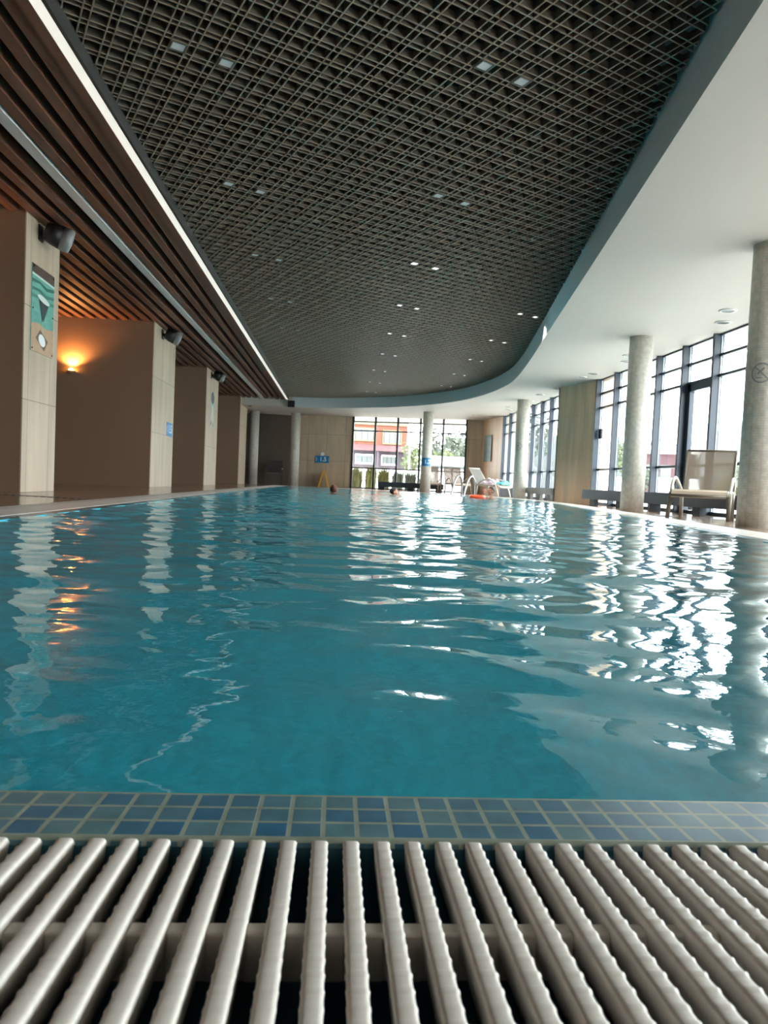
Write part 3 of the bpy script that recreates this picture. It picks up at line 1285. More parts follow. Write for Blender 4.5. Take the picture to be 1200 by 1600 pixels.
# yellow floor sign
r = empty('wet_floor_sign', (-0.56, 28.35, 0))
tag(r, 'yellow folding floor sign standing by the far wall under the blue plate', 'floor sign')
for s in (-1, 1):
    m = MB()
    m.bar((s * 0.20, 0, 0), (s * 0.02, 0, 0.62), 0.30, 0.03, up=(1, 0, 0))
    m.bar((s * 0.20, -0.14, 0.0), (s * 0.02, -0.10, 0.64), 0.03, 0.05, up=(1, 0, 0))
    m.build('panel', YELLOW, r)
m = MB()
m.box((-0.04, -0.12, 0.60), (0.04, 0.12, 0.64))
m.build('hinge', YELLOW, r, bevel=0.006)


# ------------------------------------------------------------------ furniture
def make_lounger(sling=SLINGM, back_deg=68, frame=CHAIRF, loc=(0, 0, 0), rz=0):
    """front feet at y=0, seat runs to +y, width along x"""
    r = empty('sun_lounger', loc, rz)
    hw = 0.325
    for s in (-1, 1):
        leg = MB()
        leg.tube([(s * (hw + 0.035), 0.0, 0.0), (s * (hw + 0.03), 0.05, 0.16), (s * (hw + 0.02), 0.12, 0.34)], [0.026, 0.03, 0.034], 8, 0.6)
        leg.build('leg', frame, r, smooth=True)
        leg = MB()
        leg.tube([(s * hw, 0.88, 0.0), (s * hw, 0.82, 0.36)], 0.026, 8, 0.7)
        leg.build('leg', CHAIRW, r, smooth=True)
        arm = MB()
        arm.tube(catmull([(s * (hw + 0.02), 0.10, 0.30), (s * (hw + 0.03), 0.20, 0.44), (s * (hw + 0.03), 0.34, 0.525), (s * (hw + 0.03), 0.50, 0.53), (s * (hw + 0.02), 0.68, 0.46), (s * hw, 0.85, 0.36)], 4), 0.024, 8, 0.9)
        arm.build('arm', CHAIRW, r, smooth=True)
    fr = MB()
    for s in (-1, 1):
        fr.tube([(s * hw, -0.02, 0.30), (s * hw, 0.06, 0.36), (s * hw, 0.45, 0.355), (s * hw, 0.9, 0.36)], 0.022, 8)
    fr.tube([(-hw, -0.02, 0.30), (hw, -0.02, 0.30)], 0.022, 8)
    fr.tube([(-hw, 0.86, 0.33), (hw, 0.86, 0.33)], 0.018, 8)
    fr.build('frame', frame, r, smooth=True)
    st = MB()
    prof = [(-0.035, 0.29), (-0.03, 0.325), (0.0, 0.36), (0.06, 0.382), (0.25, 0.372), (0.5, 0.365), (0.86, 0.375)]
    n = len(prof)
    vs = [(-hw, y, z) for y, z in prof] + [(hw, y, z) for y, z in prof] + [(-hw, y + 0.004, z - 0.014) for y, z in prof] + [(hw, y + 0.004, z - 0.014) for y, z in prof]
    fs = [(i, n + i, n + i + 1, i + 1) for i in range(n - 1)] + [(2 * n + i, 2 * n + i + 1, 3 * n + i + 1, 3 * n + i) for i in range(n - 1)]
    fs += [(i, i + 1, 2 * n + i + 1, 2 * n + i) for i in range(n - 1)] + [(n + i, 3 * n + i, 3 * n + i + 1, n + i + 1) for i in range(n - 1)]
    fs += [(0, 2 * n, 3 * n, n), (n - 1, 2 * n - 1, 4 * n - 1, 3 * n - 1)]
    st.add(vs, fs)
    st.build('seat', SLINGS, r)
    a = math.radians(back_deg)
    bl = 0.62
    by, bz = 0.86, 0.37
    dy, dz = math.cos(a), math.sin(a)
    b = MB()
    for s in (-1, 1):
        b.tube([(s * 0.31, by, bz), (s * 0.315, by + dy * bl, bz + dz * bl)], 0.016, 8)
    b.tube([(-0.315, by + dy * bl, bz + dz * bl), (0.315, by + dy * bl, bz + dz * bl)], 0.016, 8)
    b.build('backrest_frame', frame, r, smooth=True)
    bs = MB()
    bs.bar((0, by + dy * 0.01, bz + dz * 0.01), (0, by + dy * (bl - 0.01), bz + dz * (bl - 0.01)), 0.62, 0.006, up=(0, -1, 0.3))
    bs.build('backrest', sling, r)
    bar = MB()
    bar.bar((0, by + dy * bl * 0.5 + 0.02, bz + dz * 0.02), (0, by + dy * bl + 0.02, bz + dz * (bl - 0.01)), 0.05, 0.012, up=(0, -1, 0.3))
    bar.build('backrest_slat', frame, r)
    return r


near = make_lounger(loc=(4.6, 8.8, 0), rz=math.radians(-35))
tag(near, 'taupe mesh sun lounger between the two nearest round columns', 'lounger', 'sun loungers by the pool')
o = copy_tree(near)
o.location = (3.36, 25.6, 0)
o.rotation_euler = (0, 0, math.radians(-4))
tag(o, 'taupe lounger partly hidden behind the column with the blue plate', 'lounger', 'sun loungers by the pool')
o = copy_tree(near)
o.location = (4.43, 25.15, 0)
o.rotation_euler = (0, 0, math.radians(12))
tag(o, 'taupe lounger just behind the steel pool rails', 'lounger', 'sun loungers by the pool')
tow = make_lounger(sling=SLINGG, back_deg=56, frame=CHAIRW, loc=(5.32, 22.38, 0), rz=math.radians(45))
tag(tow, 'pale lounger with raised back and towels heaped on its seat', 'lounger', 'sun loungers by the pool')


def crumple(name, material, M, sx, sy, h, seed, label):
    rg = np.random.default_rng(seed)
    nx, ny = 26, 22
    m = MB()
    ph = rg.uniform(0, 6.28, (10, 3))
    top = []
    for j in range(ny):
        for i in range(nx):
            u, v = i / (nx - 1) * 2 - 1, j / (ny - 1) * 2 - 1
            z = 0
            for k in range(10):
                z += math.sin(u * (2 + k) * math.cos(ph[k, 0]) * 2 + v * (2 + k) * math.sin(ph[k, 1]) * 2 + ph[k, 2]) / (1.5 + k * 0.4)
            f = max(0, 1 - (u * u) ** 1.5) * max(0, 1 - (v * v) ** 1.5)
            top.append((u * sx * (1 + 0.06 * math.sin(v * 5 + ph[0, 0])), v * sy * (1 + 0.08 * math.sin(u * 6 + ph[1, 0])), 0.012 + f * h * (0.65 + 0.22 * z)))
    vs = [tuple(M @ Vector(p)) for p in top] + [tuple(M @ Vector((p[0], p[1], 0.0))) for p in top]
    N = nx * ny
    fs = []
    for j in range(ny - 1):
        for i in range(nx - 1):
            a = j * nx + i
            fs.append((a, a + 1, a + nx + 1, a + nx))
            fs.append((N + a, N + a + nx, N + a + nx + 1, N + a + 1))
    rim = [i for i in range(nx)] + [j * nx + nx - 1 for j in range(1, ny)] + [(ny - 1) * nx + i for i in range(nx - 2, -1, -1)] + [j * nx for j in range(ny - 2, 0, -1)]
    for a, b in zip(rim, rim[1:] + rim[:1]):
        fs.append((a, N + a, N + b, b))
    m.add(vs, fs)
    o = m.build(name, material, smooth=True)
    tag(o, label, 'towel', 'towels on the pale lounger')


TL = Matrix.Translation((5.32, 22.38, 0)) @ Matrix.Rotation(math.radians(45), 4, 'Z')
crumple('towel', mat('floral_towel', (232, 226, 228), 0.9, rgb2=(186, 140, 168), vscale=(22, 22, 22)), TL @ Matrix.Translation((-0.02, 0.53, 0.372)), 0.28, 0.28, 0.22, 4, 'white and pink patterned towel heaped on the pale lounger')
crumple('towel', mat('teal_towel', (108, 186, 190), 0.9, rgb2=(78, 156, 168), vscale=(14, 14, 14)), TL @ Matrix.Translation((0.02, 0.06, 0.380)), 0.31, 0.16, 0.15, 9, 'teal towel hanging over the front of the pale lounger')

# dark armchair in the recess
r = empty('armchair', (-2.50, 27.95, 0))
tag(r, 'dark armchair standing in the shaded recess left of the columns', 'armchair')
for sx in (-1, 1):
    for y, h in ((-0.28, 0.62), (0.28, 0.95)):
        m = MB()
        m.bar((sx * 0.30, y, 0), (sx * 0.29, y + (0.06 if y > 0 else 0), h), 0.035, 0.035)
        m.build('leg', DARKCHAIR, r)
    m = MB()
    m.bar((sx * 0.30, -0.31, 0.62), (sx * 0.30, 0.32, 0.64), 0.05, 0.03)
    m.build('arm', DARKCHAIR, r, bevel=0.006)
m = MB()
m.box((-0.28, -0.29, 0.39), (0.28, 0.29, 0.45))
m.build('seat', mat('dark_seat', (84, 78, 74), 0.6), r, bevel=0.01)
m = MB()
m.bar((0, 0.29, 0.48), (0, 0.36, 0.96), 0.56, 0.03, up=(0, -1, 0))
m.build('backrest', DARKCHAIR, r, bevel=0.008)


# benches along the windows
def bench(p, q, z0, z1, depth, label, material, legs):
    d = Vector((q[0] - p[0], q[1] - p[1], 0))
    Ls = d.length
    r = empty('bench', (p[0], p[1], 0), math.atan2(d.y, d.x))
    tag(r, label, 'bench', 'low benches under the windows')
    m = MB()
    m.box((0, -depth / 2, z0), (Ls, depth / 2, z1))
    m.build('top', material, r, bevel=0.006)
    for t in legs:
        m = MB()
        m.box((t * Ls - 0.12, -0.05, 0), (t * Ls + 0.12, 0.05, z0))
        m.build('leg', material, r)
    return r


bench((5.60, 15.45), (5.60, 6.9), 0.13, 0.335, 0.38, 'long slate grey bench under the near side windows', BENCHM, [0.03, 0.20, 0.38, 0.56, 0.74, 0.92])
bench((5.66, 21.6), (5.66, 18.5), 0.16, 0.34, 0.30, 'pale grey bench under the far side windows', BENCHL, [0.03, 0.34, 0.66, 0.97])
bench((1.55, 27.25), (4.0, 26.72), 0.11, 0.315, 0.36, 'slate grey bench before the end window', BENCHM, [0.05, 0.50, 0.93])
# plate on the window frame
m = MB()
m.box((5.86, 15.70, 1.50), (5.90, 15.86, 1.72))
m.box((5.85, 15.72, 1.53), (5.86, 15.84, 1.69))
tag(m.build('wall_box', FRAME, bevel=0.004), 'small dark box fixed beside the first window pane at the stone pier', 'box')
# dark base heater by the far column
m = MB()
m.box((5.68, 22.9, 0.0), (5.78, 24.6, 0.30))
tag(m.build('window_plinth', BENCHM, bevel=0.01), 'low dark plinth under the far side windows behind the far column', 'plinth')


# pool ladder rails
def rail(c, rz, label):
    r = empty('pool_rail', (c[0], c[1], 0), rz)
    tag(r, label, 'rail', 'steel rails at the far right pool edge')
    m = MB()
    pts = catmull([(-0.62, 0, -0.35), (-0.50, 0, -0.02), (-0.36, 0, 0.26), (-0.20, 0, 0.50), (0.0, 0, 0.60), (0.18, 0, 0.53), (0.26, 0, 0.36), (0.27, 0, 0.0)], 6)
    m.tube(pts, 0.032, 12)
    m.build('tube', CHROME, r, smooth=True)
    m = MB()
    m.lathe([(0.06, 0.0), (0.06, 0.012), (0.035, 0.022)], 20, (0.27, 0, 0))
    m.build('flange', CHROME, r)


rail((3.90, 22.85), 0.95, 'left arched steel rail of the pool ladder')
rail((4.24, 22.45), 0.95, 'right arched steel rail of the pool ladder, nearer the towels')


# ------------------------------------------------------------------ people
def apply_mods(o):
    dg = bpy.context.evaluated_depsgraph_get()
    me = D.meshes.new_from_object(o.evaluated_get(dg))
    vs = [tuple(v.co) for v in me.vertices]
    fs = [tuple(p.vertices) for p in me.polygons]
    D.meshes.remove(me)
    return vs, fs


def head_shapes(mb, M, s=1.0):
    def e(c, r, n=16):
        mb.ellipsoid([k * s for k in c], [k * s for k in r], n, 10, M)
    e((0, -0.010, 0.025), (0.074, 0.094, 0.088))      # skull
    e((0, 0.022, -0.055), (0.056, 0.064, 0.062))      # jaw
    e((0, 0.068, -0.092), (0.024, 0.022, 0.020))      # chin
    e((0, 0.074, 0.024), (0.050, 0.016, 0.014))       # brow
    e((0, 0.088, -0.018), (0.013, 0.022, 0.026))      # nose
    e((0, 0.079, -0.056), (0.026, 0.013, 0.008))      # lips
    e((0, 0.077, -0.066), (0.022, 0.013, 0.008))
    for sx in (-1, 1):
        e((sx * 0.045, 0.055, -0.022), (0.024, 0.024, 0.024))  # cheek
        e((sx * 0.076, -0.012, -0.005), (0.010, 0.020, 0.030))  # ear


def person(loc, rz, skin, hair, label, hair_rgb2=None, scale=1.0, pose='swim', head_tilt=0.0, hair_drop=0.0):
    """one body mesh: skeleton grown with Skin, head merged by a voxel remesh. Faces +y."""
    r = empty('person', loc, rz)
    tag(r, label, 'person')
    V, E, R = [], [], []

    def v(p, rad, parent=None):
        V.append(tuple(k * scale for k in p))
        R.append(rad * scale)
        if parent is not None:
            E.append((parent, len(V) - 1))
        return len(V) - 1
    if pose == 'swim':
        pel = v((0, -0.46, -0.42), 0.125)
        ab = v((0, -0.30, -0.33), 0.115, pel)
        ch = v((0, -0.13, -0.22), 0.125, ab)
        nk = v((0, -0.035, -0.11), 0.055, ch)
        v((0, -0.01, -0.02), 0.052, nk)
        arms = [((0.17, -0.08, -0.20), 0.055), ((0.34, 0.12, -0.24), 0.042), ((0.30, 0.38, -0.20), 0.030)]
        legs = [((0.10, -0.60, -0.50), 0.085), ((0.20, -0.86, -0.62), 0.06), ((0.24, -1.22, -0.60), 0.04), ((0.26, -1.40, -0.64), 0.03)]
        hdir = (0.0, 1.0, 0.05)
    else:
        pel = v((0, -0.04, -0.72), 0.125)
        ab = v((0, -0.02, -0.52), 0.115, pel)
        ch = v((0, -0.01, -0.32), 0.125, ab)
        nk = v((0, -0.01, -0.13), 0.055, ch)
        v((0, -0.01, -0.03), 0.052, nk)
        arms = [((0.18, -0.01, -0.26), 0.055), ((0.30, 0.12, -0.36), 0.042), ((0.24, 0.34, -0.26), 0.030)]
        legs = [((0.10, -0.04, -0.80), 0.085), ((0.12, 0.03, -1.10), 0.06), ((0.12, -0.04, -1.34), 0.042), ((0.12, 0.09, -1.40), 0.03)]
        hdir = (-0.3, 1.0, 0.1)
    for sx in (-1, 1):
        pr = ch
        for p, rad in arms:
            pr = v((sx * p[0], p[1], p[2]), rad, pr)
        wr = np.array([sx * arms[-1][0][0], arms[-1][0][1], arms[-1][0][2]])
        dh = _unit([sx * hdir[0], hdir[1], hdir[2]])
        sd = _unit(np.cross(dh, [0, 0, 1]))
        palm = v(wr + dh * 0.06, 0.030, pr)
        for k, (off, ln) in enumerate(((-0.033, 0.075), (-0.011, 0.09), (0.011, 0.085), (0.033, 0.065))):
            f = v(wr + dh * 0.10 + sd * off, 0.010, palm)
            f = v(wr + dh * (0.10 + ln * 0.55) + sd * off * 1.15 - np.array([0, 0, 0.006]), 0.009, f)
            v(wr + dh * (0.10 + ln) + sd * off * 1.2 - np.array([0, 0, 0.018]), 0.008, f)
        th = v(wr + dh * 0.05 - sd * sx * 0.045, 0.011, palm)
        v(wr + dh * 0.085 - sd * sx * 0.062, 0.009, th)
        pr = pel
        for p, rad in legs:
            pr = v((sx * p[0], p[1], p[2]), rad, pr)
    me = D.meshes.new('skeleton')
    me.from_pydata(V, E, [])
    so = D.objects.new('skeleton', me)
    COL.objects.link(so)
    sk = so.modifiers.new('skin', 'SKIN')
    sk.use_smooth_shade = True
    lay = me.skin_vertices[0].data
    for i, rad in enumerate(R):
        lay[i].radius = (rad, rad)
        lay[i].use_root = (i == 0)
    sb = so.modifiers.new('sub', 'SUBSURF')
    sb.levels = 1
    vs, fs = apply_mods(so)
    D.objects.remove(so)
    mb = MB()
    mb.add(vs, fs)
    HM = Matrix.Translation((0, 0.01 * scale, 0.085 * scale)) @ Matrix.Rotation(head_tilt, 4, 'X')
    head_shapes(mb, HM, scale)
    b = mb.build('body', skin, r, smooth=True)
    rm = b.modifiers.new('remesh', 'REMESH')
    rm.mode = 'VOXEL'
    rm.voxel_size = 0.0085 * scale
    rm.use_smooth_shade = True
    # hair: a cap over the skull, open over the face
    hm = MB()
    nu, nv = 36, 20
    hv, hf, ok = [], [], {}
    rg = np.random.default_rng(5)
    for i in range(nv + 1):
        ph = math.pi * i / nv
        for k in range(nu):
            t = 2 * math.pi * k / nu
            x, y, z = math.sin(ph) * math.cos(t), math.sin(ph) * math.sin(t), math.cos(ph)
            q = 1.07 + 0.02 * rg.normal()
            hv.append(HM @ (Vector((x * 0.074 * q, -0.010 + y * 0.094 * q, 0.025 + z * 0.088 * q)) * scale))
            front = y > 0.1
            low = -0.05 if front else (-0.72 - hair_drop)
            ok[i * nu + k] = z > (0.48 if y > 0.45 else (0.1 if front else low))
    for i in range(nv):
        for k in range(nu):
            k2 = (k + 1) % nu
            f = (i * nu + k, (i + 1) * nu + k, (i + 1) * nu + k2, i * nu + k2)
            if all(ok[j] for j in f):
                hf.append(f)
    hm.add(hv, hf)
    h = hm.build('hair', hair, r, smooth=True)
    md = h.modifiers.new('thick', 'SOLIDIFY')
    md.thickness = 0.008 * scale
    for sx in (-1, 1):
        em = MB()
        em.ellipsoid((sx * 0.030 * scale, 0.070 * scale, 0.008 * scale), (0.011 * scale,) * 3, 12, 8, HM)
        eo = em.build('eye', WHITE, r, smooth=True)
        pm = MB()
        pm.ellipsoid((sx * 0.030 * scale, 0.079 * scale, 0.008 * scale), (0.005 * scale, 0.003 * scale, 0.005 * scale), 10, 6, HM)
        pm.build('pupil', BLACK, eo)
    return r


SKIN = mat('skin', (206, 150, 122), 0.5, var=0.05, vscale=(20, 20, 20))
person((-0.09, 16.5, -0.03), 0.15, SKIN, mat('auburn_hair', (78, 38, 26), 0.55, rgb2=(104, 54, 36), vscale=(40, 40, 40)), 'person swimming away with reddish brown hair, before the yellow floor sign', head_tilt=0.1, scale=1.1)
person((1.37, 17.3, -0.02), -1.45, SKIN, mat('black_hair', (26, 26, 30), 0.5), 'person with black hair swimming low in the water, facing the windows')
adult = person((4.06, 18.6, 0.10), -0.9 + math.pi * 0.9, SKIN, mat('dark_brown_hair', (38, 28, 26), 0.55), 'person with dark hair standing in the water beside the child with the orange ring', pose='stand', hair_drop=0.15)
child = person((3.85, 18.42, 0.13), 2.6, SKIN, mat('brown_hair', (82, 60, 48), 0.6, rgb2=(110, 84, 66), vscale=(40, 40, 40)), 'child in red swimwear in the water by the orange ring', scale=0.72, pose='stand', hair_drop=0.2)
m = MB()
m.lathe([(0.075, -0.30), (0.098, -0.27), (0.104, -0.20), (0.098, -0.14), (0.060, -0.115)], 24, (0, -0.01, 0))
m.build('swimsuit', mat('red_swimsuit', (196, 40, 56), 0.6), child, smooth=True, label='red swimsuit')
m = MB()
pts = [(0.15 * math.cos(2 * math.pi * k / 28), 0.15 * math.sin(2 * math.pi * k / 28), 0) for k in range(29)]
m.tube(pts, 0.06, 14)
m.build('swim_ring', mat('orange_vinyl', (238, 84, 40), 0.3), loc=(3.60, 18.12, 0.02), smooth=True)
tag(D.objects['swim_ring'], 'orange inflatable ring floating beside the child', 'swim ring')

# ------------------------------------------------------------------ outside
m = MB()
m.box((6.05, -40, -0.5), (400, 300, -0.35))
m.box((-200, 29.6, -0.5), (6.05, 300, -0.35))
tag(m.build('ground', mat('pale_paving', (214, 214, 208), 0.8, var=0.08, vscale=(0.3, 0.3, 0.3))), 'pale paving outside the windows', 'ground', kind='structure')

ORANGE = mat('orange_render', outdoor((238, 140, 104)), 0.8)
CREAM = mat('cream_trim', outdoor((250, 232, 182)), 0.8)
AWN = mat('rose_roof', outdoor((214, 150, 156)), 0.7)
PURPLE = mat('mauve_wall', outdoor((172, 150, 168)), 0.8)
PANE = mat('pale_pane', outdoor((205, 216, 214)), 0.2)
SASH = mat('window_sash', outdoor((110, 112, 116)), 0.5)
WWALL = mat('white_render', (240, 236, 230), 0.8)
K = 90 / 55.0
b = empty('apartment_building', (0, 90, 0))
tag(b, 'orange building with cream windows and rose roof seen through the end window', 'building')


def kz(z):
    return (z - 0.3) * K + 0.3


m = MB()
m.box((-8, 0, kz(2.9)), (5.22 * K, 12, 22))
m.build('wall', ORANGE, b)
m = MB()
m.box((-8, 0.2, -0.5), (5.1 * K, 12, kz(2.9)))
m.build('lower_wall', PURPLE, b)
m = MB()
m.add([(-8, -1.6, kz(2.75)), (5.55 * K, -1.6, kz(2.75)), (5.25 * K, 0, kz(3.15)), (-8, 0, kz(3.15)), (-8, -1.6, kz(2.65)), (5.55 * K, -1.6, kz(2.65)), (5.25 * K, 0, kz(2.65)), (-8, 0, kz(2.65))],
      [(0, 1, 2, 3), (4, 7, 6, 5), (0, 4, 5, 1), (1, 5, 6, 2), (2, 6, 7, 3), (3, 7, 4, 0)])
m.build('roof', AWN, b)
m = MB()
m.box((-8, -0.25, kz(4.66)), (5.3 * K, 0, kz(4.98)))
m.build('band', CREAM, b)
for x0, x1, z0, z1, up in ((1.10, 2.72, 3.38, 4.42, 1), (3.30, 4.80, 3.22, 4.32, 1), (1.10, 2.72, 5.12, 6.1, 1), (3.30, 4.80, 5.1, 6.1, 1), (-1.3, 0.4, 3.38, 4.42, 1), (1.25, 2.7, 1.62, 2.4, 0), (3.28, 4.5, 1.6, 2.4, 0), (-1.2, 0.4, 1.62, 2.4, 0)):
    y0 = -0.15 if up else 0.05
    f = MB()
    f.box((x0 * K, y0, kz(z0)), (x1 * K, 0.4, kz(z1)))
    fo = f.build('window', CREAM if up else WWALL, b)
    g = MB()
    n = 3
    wd = (x1 - x0 - 0.24) / n
    for k in range(n):
        a = x0 + 0.12 + wd * k
        g.box(((a + 0.02) * K, y0 - 0.03, kz(z0 + 0.13)), ((a + wd - 0.02) * K, y0, kz(z1 - 0.13)))
    g.build('pane', PANE, fo)
    s = MB()
    for k in range(n + 1):
        a = x0 + 0.12 + wd * k
        s.box(((a - 0.025) * K, y0 - 0.05, kz(z0 + 0.12)), ((a + 0.025) * K, y0 - 0.02, kz(z1 - 0.12)))
    s.build('mullion', SASH, fo)
for x in (2.95, 5.0):
    p = MB()
    p.box(((x - 0.08) * K, -1.4, -0.5), ((x + 0.08) * K, -1.1, kz(2.7)))
    p.build('post', PURPLE, b)
m = MB()
m.box((-6, 70, -0.4), (9.5, 70.3, 1.55))
tag(m.build('garden_wall', WWALL), 'low white wall in front of the orange building', 'wall')
o = empty('pavilion', (0, 75, 0))
tag(o, 'low white flat roofed building beyond the end window, right of the orange one', 'building')
m = MB()
m.box((8.6, 0, 2.3), (16, 8, 3.3))
m.build('roof', WWALL, o)
m = MB()
m.box((8.9, 0.5, -0.4), (15.5, 7, 2.0))
m.build('wall', mat('pale_rose_wall', (226, 206, 204), 0.8), o)
m = MB()
m.box((8.5, -0.2, 2.0), (16.1, 8.2, 2.3))
m.build('gutter', FRAME_FAR, o)
m = MB()
m.tube([(4.95, 50, -0.4), (4.95, 50, 9)], 0.06, 8)
m.tube([(4.95, 50, 8.8), (4.95, 48.6, 9.3)], 0.05, 8)
tag(m.build('street_lamp', mat('lamp_grey', (150, 150, 148), 0.5)), 'thin grey lamp pole outside the end window', 'street lamp', 'street lamps')


def leaf_mesh(m, c, r, n, size, seed, flat=0.5):
    rg = np.random.default_rng(seed)
    for _ in range(n):
        d = _unit(rg.normal(size=3))
        q = rg.uniform(0.55, 1.0)
        p = np.array(c) + d * np.array(r) * q
        a = _unit(rg.normal(size=3))
        bvec = _unit(np.cross(a, rg.normal(size=3)))
        s = size * rg.uniform(0.6, 1.4)
        m.add([p - a * s, p + bvec * s * 0.5, p + a * s, p - bvec * s * 0.5], [(0, 1, 2, 3)])


def tree(loc, h, rad, leafm, label, seed, n=700):
    r = empty('tree', loc)
    tag(r, label, 'tree', 'trees outside the windows')
    m = MB()
    m.tube([(0, 0, 0), (0.05 * h, 0, h * 0.35), (0.02 * h, 0.02 * h, h * 0.7)], [h * 0.03, h * 0.024, h * 0.01], 8)
    for a in (0.6, 2.7, 4.6):
        m.tube([(0.04 * h, 0, h * 0.35), (math.cos(a) * rad * 0.6, math.sin(a) * rad * 0.6, h * 0.62)], [h * 0.014, h * 0.006], 6)
    m.build('trunk', mat('bark', (112, 98, 86), 0.9), r)
    m = MB()
    rg = np.random.default_rng(seed)
    for k in range(7):
        d = _unit(rg.normal(size=3))
        cc = (d[0] * rad * 0.55, d[1] * rad * 0.55, h * 0.66 + d[2] * h * 0.17)
        leaf_mesh(m, cc, (rad * 0.6, rad * 0.6, h * 0.2), n // 7, rad * 0.11, seed * 10 + k)
    m.build('crown', leafm, r)


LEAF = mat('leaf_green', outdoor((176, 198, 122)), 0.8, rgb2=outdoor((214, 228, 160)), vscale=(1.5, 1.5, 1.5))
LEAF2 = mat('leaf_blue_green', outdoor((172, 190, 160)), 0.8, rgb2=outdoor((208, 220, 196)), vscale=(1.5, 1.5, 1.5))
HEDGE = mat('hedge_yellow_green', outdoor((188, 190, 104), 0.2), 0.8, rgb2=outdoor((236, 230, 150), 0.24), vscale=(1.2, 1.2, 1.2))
# planting before the end window: arching grassy shrubs, each its own
SHRUBS = ((0.25, 0.95, 'yellow green arching shrub at the left end of the end window'), (0.85, 0.98, 'second arching shrub outside the end window, yellow green'),
          (1.45, 1.0, 'third arching shrub from the left outside the end window'), (2.05, 0.95, 'fourth arching shrub from the left outside the end window'),
          (2.65, 0.88, 'fifth arching shrub from the left outside the end window, duller green'), (3.25, 0.85, 'dull green arching shrub left of the column with the blue plate'),
          (3.85, 0.78, 'low shrub outside, hidden partly by the column with the blue plate'))
for k, (x, hh, nm) in enumerate(SHRUBS):
    y = 31.6 + 0.3 * (k % 2)
    r = empty('shrub', (x, y, -0.35))
    tag(r, nm, 'shrub', 'shrubs outside the end window')
    m = MB()
    rg = np.random.default_rng(40 + k)
    for _ in range(420):
        a = rg.uniform(0, 6.28)
        rr = rg.uniform(0.03, 0.36)
        H2 = (hh + 0.35) * rg.uniform(0.55, 1.05)
        base = np.array([rg.uniform(-0.2, 0.2), rg.uniform(-0.14, 0.14), 0])
        tip = base + np.array([math.cos(a) * rr, math.sin(a) * rr * 0.7, H2])
        mid = base + np.array([math.cos(a) * rr * 0.3, math.sin(a) * rr * 0.2, H2 * 0.75])
        s = np.array([-math.sin(a), math.cos(a), 0]) * 0.018
        m.add([base - s, base + s, mid + s, tip, mid - s], [(0, 1, 2, 4), (4, 2, 3)])
    m.build('blades', HEDGE if k < 4 else LEAF2, r)
tree((11.6, 86, -0.4), 5.6, 2.6, LEAF, 'bright green round tree behind the white pavilion', 3)
tree((7.4, 72.5, -0.4), 5.0, 1.5, LEAF, 'bright green tree at the left end of the white pavilion', 4)
tree((19, 108, -0.4), 9.5, 4.2, LEAF2, 'grey green tree farther behind the pavilion', 5)
tree((12.6, 100, -0.4), 9, 2.6, LEAF2, 'pale tall tree between orange building and pavilion', 6)
# side of the windows
tree((16, 41.5, -0.4), 4.0, 1.6, LEAF, 'green tree seen in the pane next to the stone pier', 8)
tree((16.0, 37.0, -0.4), 2.2, 1.2, LEAF2, 'small bush like tree seen beside the middle column', 9)
tree((20, 33.5, -0.4), 2.3, 1.8, LEAF, 'low green tree seen between the middle column and the glass door', 10)
tree((11.5, 43.5, -0.4), 6.0, 1.6, LEAF2, 'grey green tree outside the far side windows', 11)
tree((9.6, 40.0, -0.4), 4.2, 1.1, LEAF, 'slim green tree outside the far side windows', 12)
tree((13.5, 62.0, -0.4), 7.0, 2.2, LEAF2, 'tall pale tree farther off beyond the far side windows', 13)
tree((19.0, 29.5, -0.4), 2.6, 2.0, LEAF2, 'low green tree behind the near lounger outside', 14)
tree((21.0, 25.5, -0.4), 2.4, 2.0, LEAF, 'low green tree outside, right of the near lounger', 15)


def hill(x, y, L_, H2, dep, rot, seed, material, label):
    rg = np.random.default_rng(seed)
    nx, ny = 60, 16
    m = MB()
    ph = rg.uniform(0, 6.28, 8)
    M = Matrix.Translation((x, y, -1)) @ Matrix.Rotation(rot, 4, 'Z')
    for j in range(ny):
        for i in range(nx):
            u = i / (nx - 1)
            v = j / (ny - 1)
            e = math.sin(math.pi * u) ** 0.8 * math.sin(math.pi * v) ** 0.8
            z = H2 * e * (0.75 + 0.2 * math.sin(u * 7 + ph[0]) + 0.08 * math.sin(u * 23 + ph[1]) + 0.05 * math.sin(u * 51 + v * 20 + ph[2]) + 0.03 * rg.normal())
            m.v.append(tuple(M @ Vector(((u - 0.5) * L_, (v - 0.5) * dep, z))))
    for j in range(ny - 1):
        for i in range(nx - 1):
            a = j * nx + i
            m.f.append((a, a + 1, a + nx + 1, a + nx))
    o = m.build('hill', material, smooth=True)
    tag(o, label, 'hill', kind='structure')


HAZE = mat('hazed_wooded_hill', outdoor((226, 234, 228), 0.095), 0.9, rgb2=outdoor((204, 216, 206), 0.095), vscale=(0.12, 0.12, 0.12))  # distance haze put into the pale hill colour
hill(140, 250, 260, 40, 80, -0.75, 2, HAZE, 'pale wooded hill far beyond the side windows')
hill(32, 230, 90, 19, 40, 0.0, 3, HAZE, 'pale wooded hill beyond the end window')
hill(120, 120, 160, 30, 50, -1.2, 4, HAZE, 'wooded slope seen at the right of the glass door')
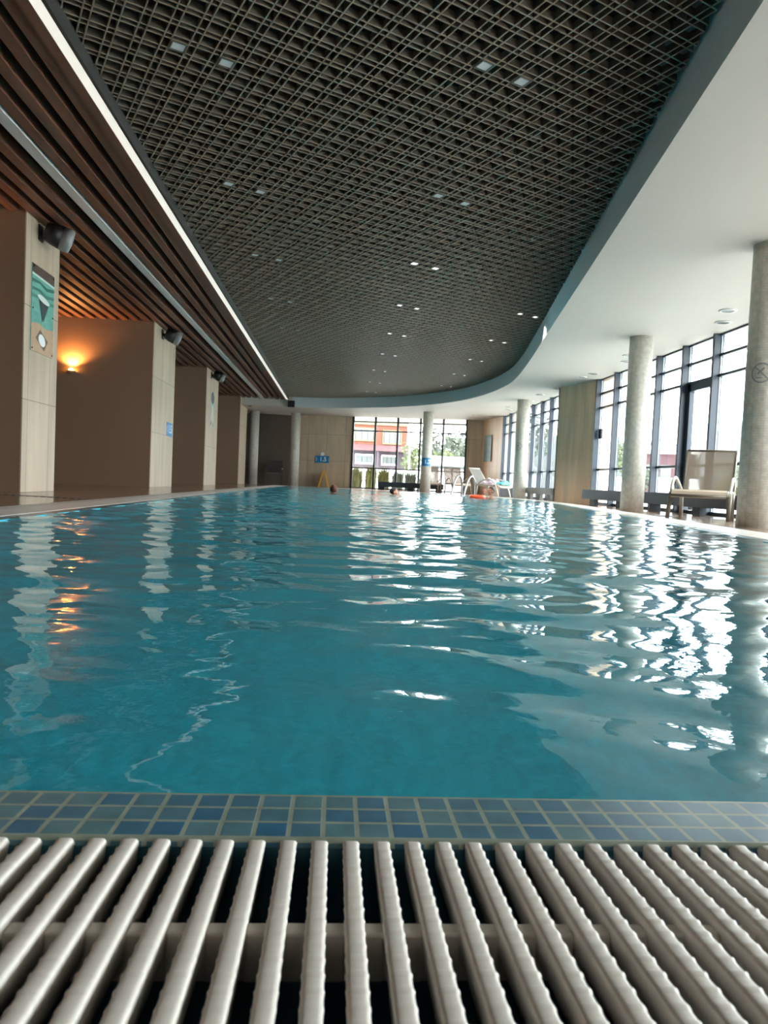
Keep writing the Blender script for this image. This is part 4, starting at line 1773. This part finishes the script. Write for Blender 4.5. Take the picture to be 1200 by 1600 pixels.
# maroon and white building outside the side windows
o = empty('roadside_building', (30, 63, 0))
o.rotation_euler = (0, 0, -0.45)
tag(o, 'low maroon building with white roof seen between middle column and glass door', 'building')
m = MB()
m.box((-2.6, 0, -0.4), (2.2, 6, 4.0))
m.build('wall', mat('maroon_wall', outdoor((176, 120, 132)), 0.8), o)
m = MB()
m.box((-3.0, -0.5, 4.0), (2.6, 6.5, 4.7))
m.build('roof', WWALL, o)
for k in range(3):
    m = MB()
    m.box((-2.2 + k * 1.5, -0.05, 1.6), (-1.3 + k * 1.5, 0.0, 3.0))
    m.build('window', PANE, o)


def car(loc, rz, label, body):
    r = empty('car', loc, rz)
    tag(r, label, 'car', 'parked cars outside')
    prof = [(-2.1, 0.3), (-2.15, 0.75), (-1.9, 0.95), (-1.35, 1.0), (-0.75, 1.42), (0.75, 1.45), (1.5, 1.02), (2.05, 0.9), (2.1, 0.35)]
    m = MB()
    n = len(prof)
    vs = [(x, -0.85, z) for x, z in prof] + [(x, 0.85, z) for x, z in prof]
    m.add(vs, [tuple(range(n)), tuple(range(2 * n - 1, n - 1, -1))] + [(i, n + i, n + (i + 1) % n, (i + 1) % n) for i in range(n)])
    m.build('body', body, r, bevel=0.06)
    for s in (-1, 1):
        m = MB()
        m.add([(-1.2, s * 0.862, 1.0), (-0.7, s * 0.862, 1.36), (0.7, s * 0.862, 1.38), (1.3, s * 0.862, 1.02)], [(0, 1, 2, 3)])
        m.build('side_window', mat('car_glass', (70, 80, 86), 0.15), r)
    for x in (-1.3, 1.3):
        for s in (-1, 1):
            m = MB()
            m.lathe([(0.32, -0.1), (0.34, -0.06), (0.34, 0.06), (0.32, 0.1)], 20, M=Matrix.Translation((x, s * 0.78, 0.34)) @ Matrix.Rotation(HP, 4, 'X'))
            m.build('wheel', BLACK, r)


CARW = mat('car_white', (236, 236, 234), 0.25)
CARG = mat('car_silver', (170, 176, 180), 0.25, metal=0.3)
car((13.2, 32.5, -0.4), 1.2, 'white car parked outside the pane next to the stone pier', CARW)
car((14.6, 30.0, -0.4), 1.2, 'white car parked outside, left of the middle column', CARW)
car((9.4, 36.5, -0.4), 1.3, 'silver car parked outside the far side windows', CARG)
m = MB()
m.tube([(13.4, 27.4, -0.4), (13.4, 27.4, 4.4), (13.6, 28.0, 4.65)], 0.05, 8)
m.box((13.5, 27.9, 4.6), (13.75, 29.1, 4.70))
tag(m.build('street_lamp', MATS['lamp_grey']), 'street lamp outside whose arm shows left of the glass door', 'street lamp', 'street lamps')
for x, y, h, lb in ((18, 34.4, 4.1, 'left slim banner pole seen through the glass door'), (18.6, 34.6, 4.2, 'right slim banner pole seen through the glass door')):
    r = empty('banner_pole', (x, y, -0.4))
    tag(r, lb, 'pole', 'banner poles outside')
    m = MB()
    m.tube([(0, 0, 0), (0, 0, h + 0.4)], 0.04, 8)
    m.build('pole', MATS['lamp_grey'], r)
    m = MB()
    m.box((0.04, -0.01, 1.7), (0.28, 0.01, h + 0.2))
    m.build('banner', mat('banner_cloth', (176, 170, 178), 0.8), r)
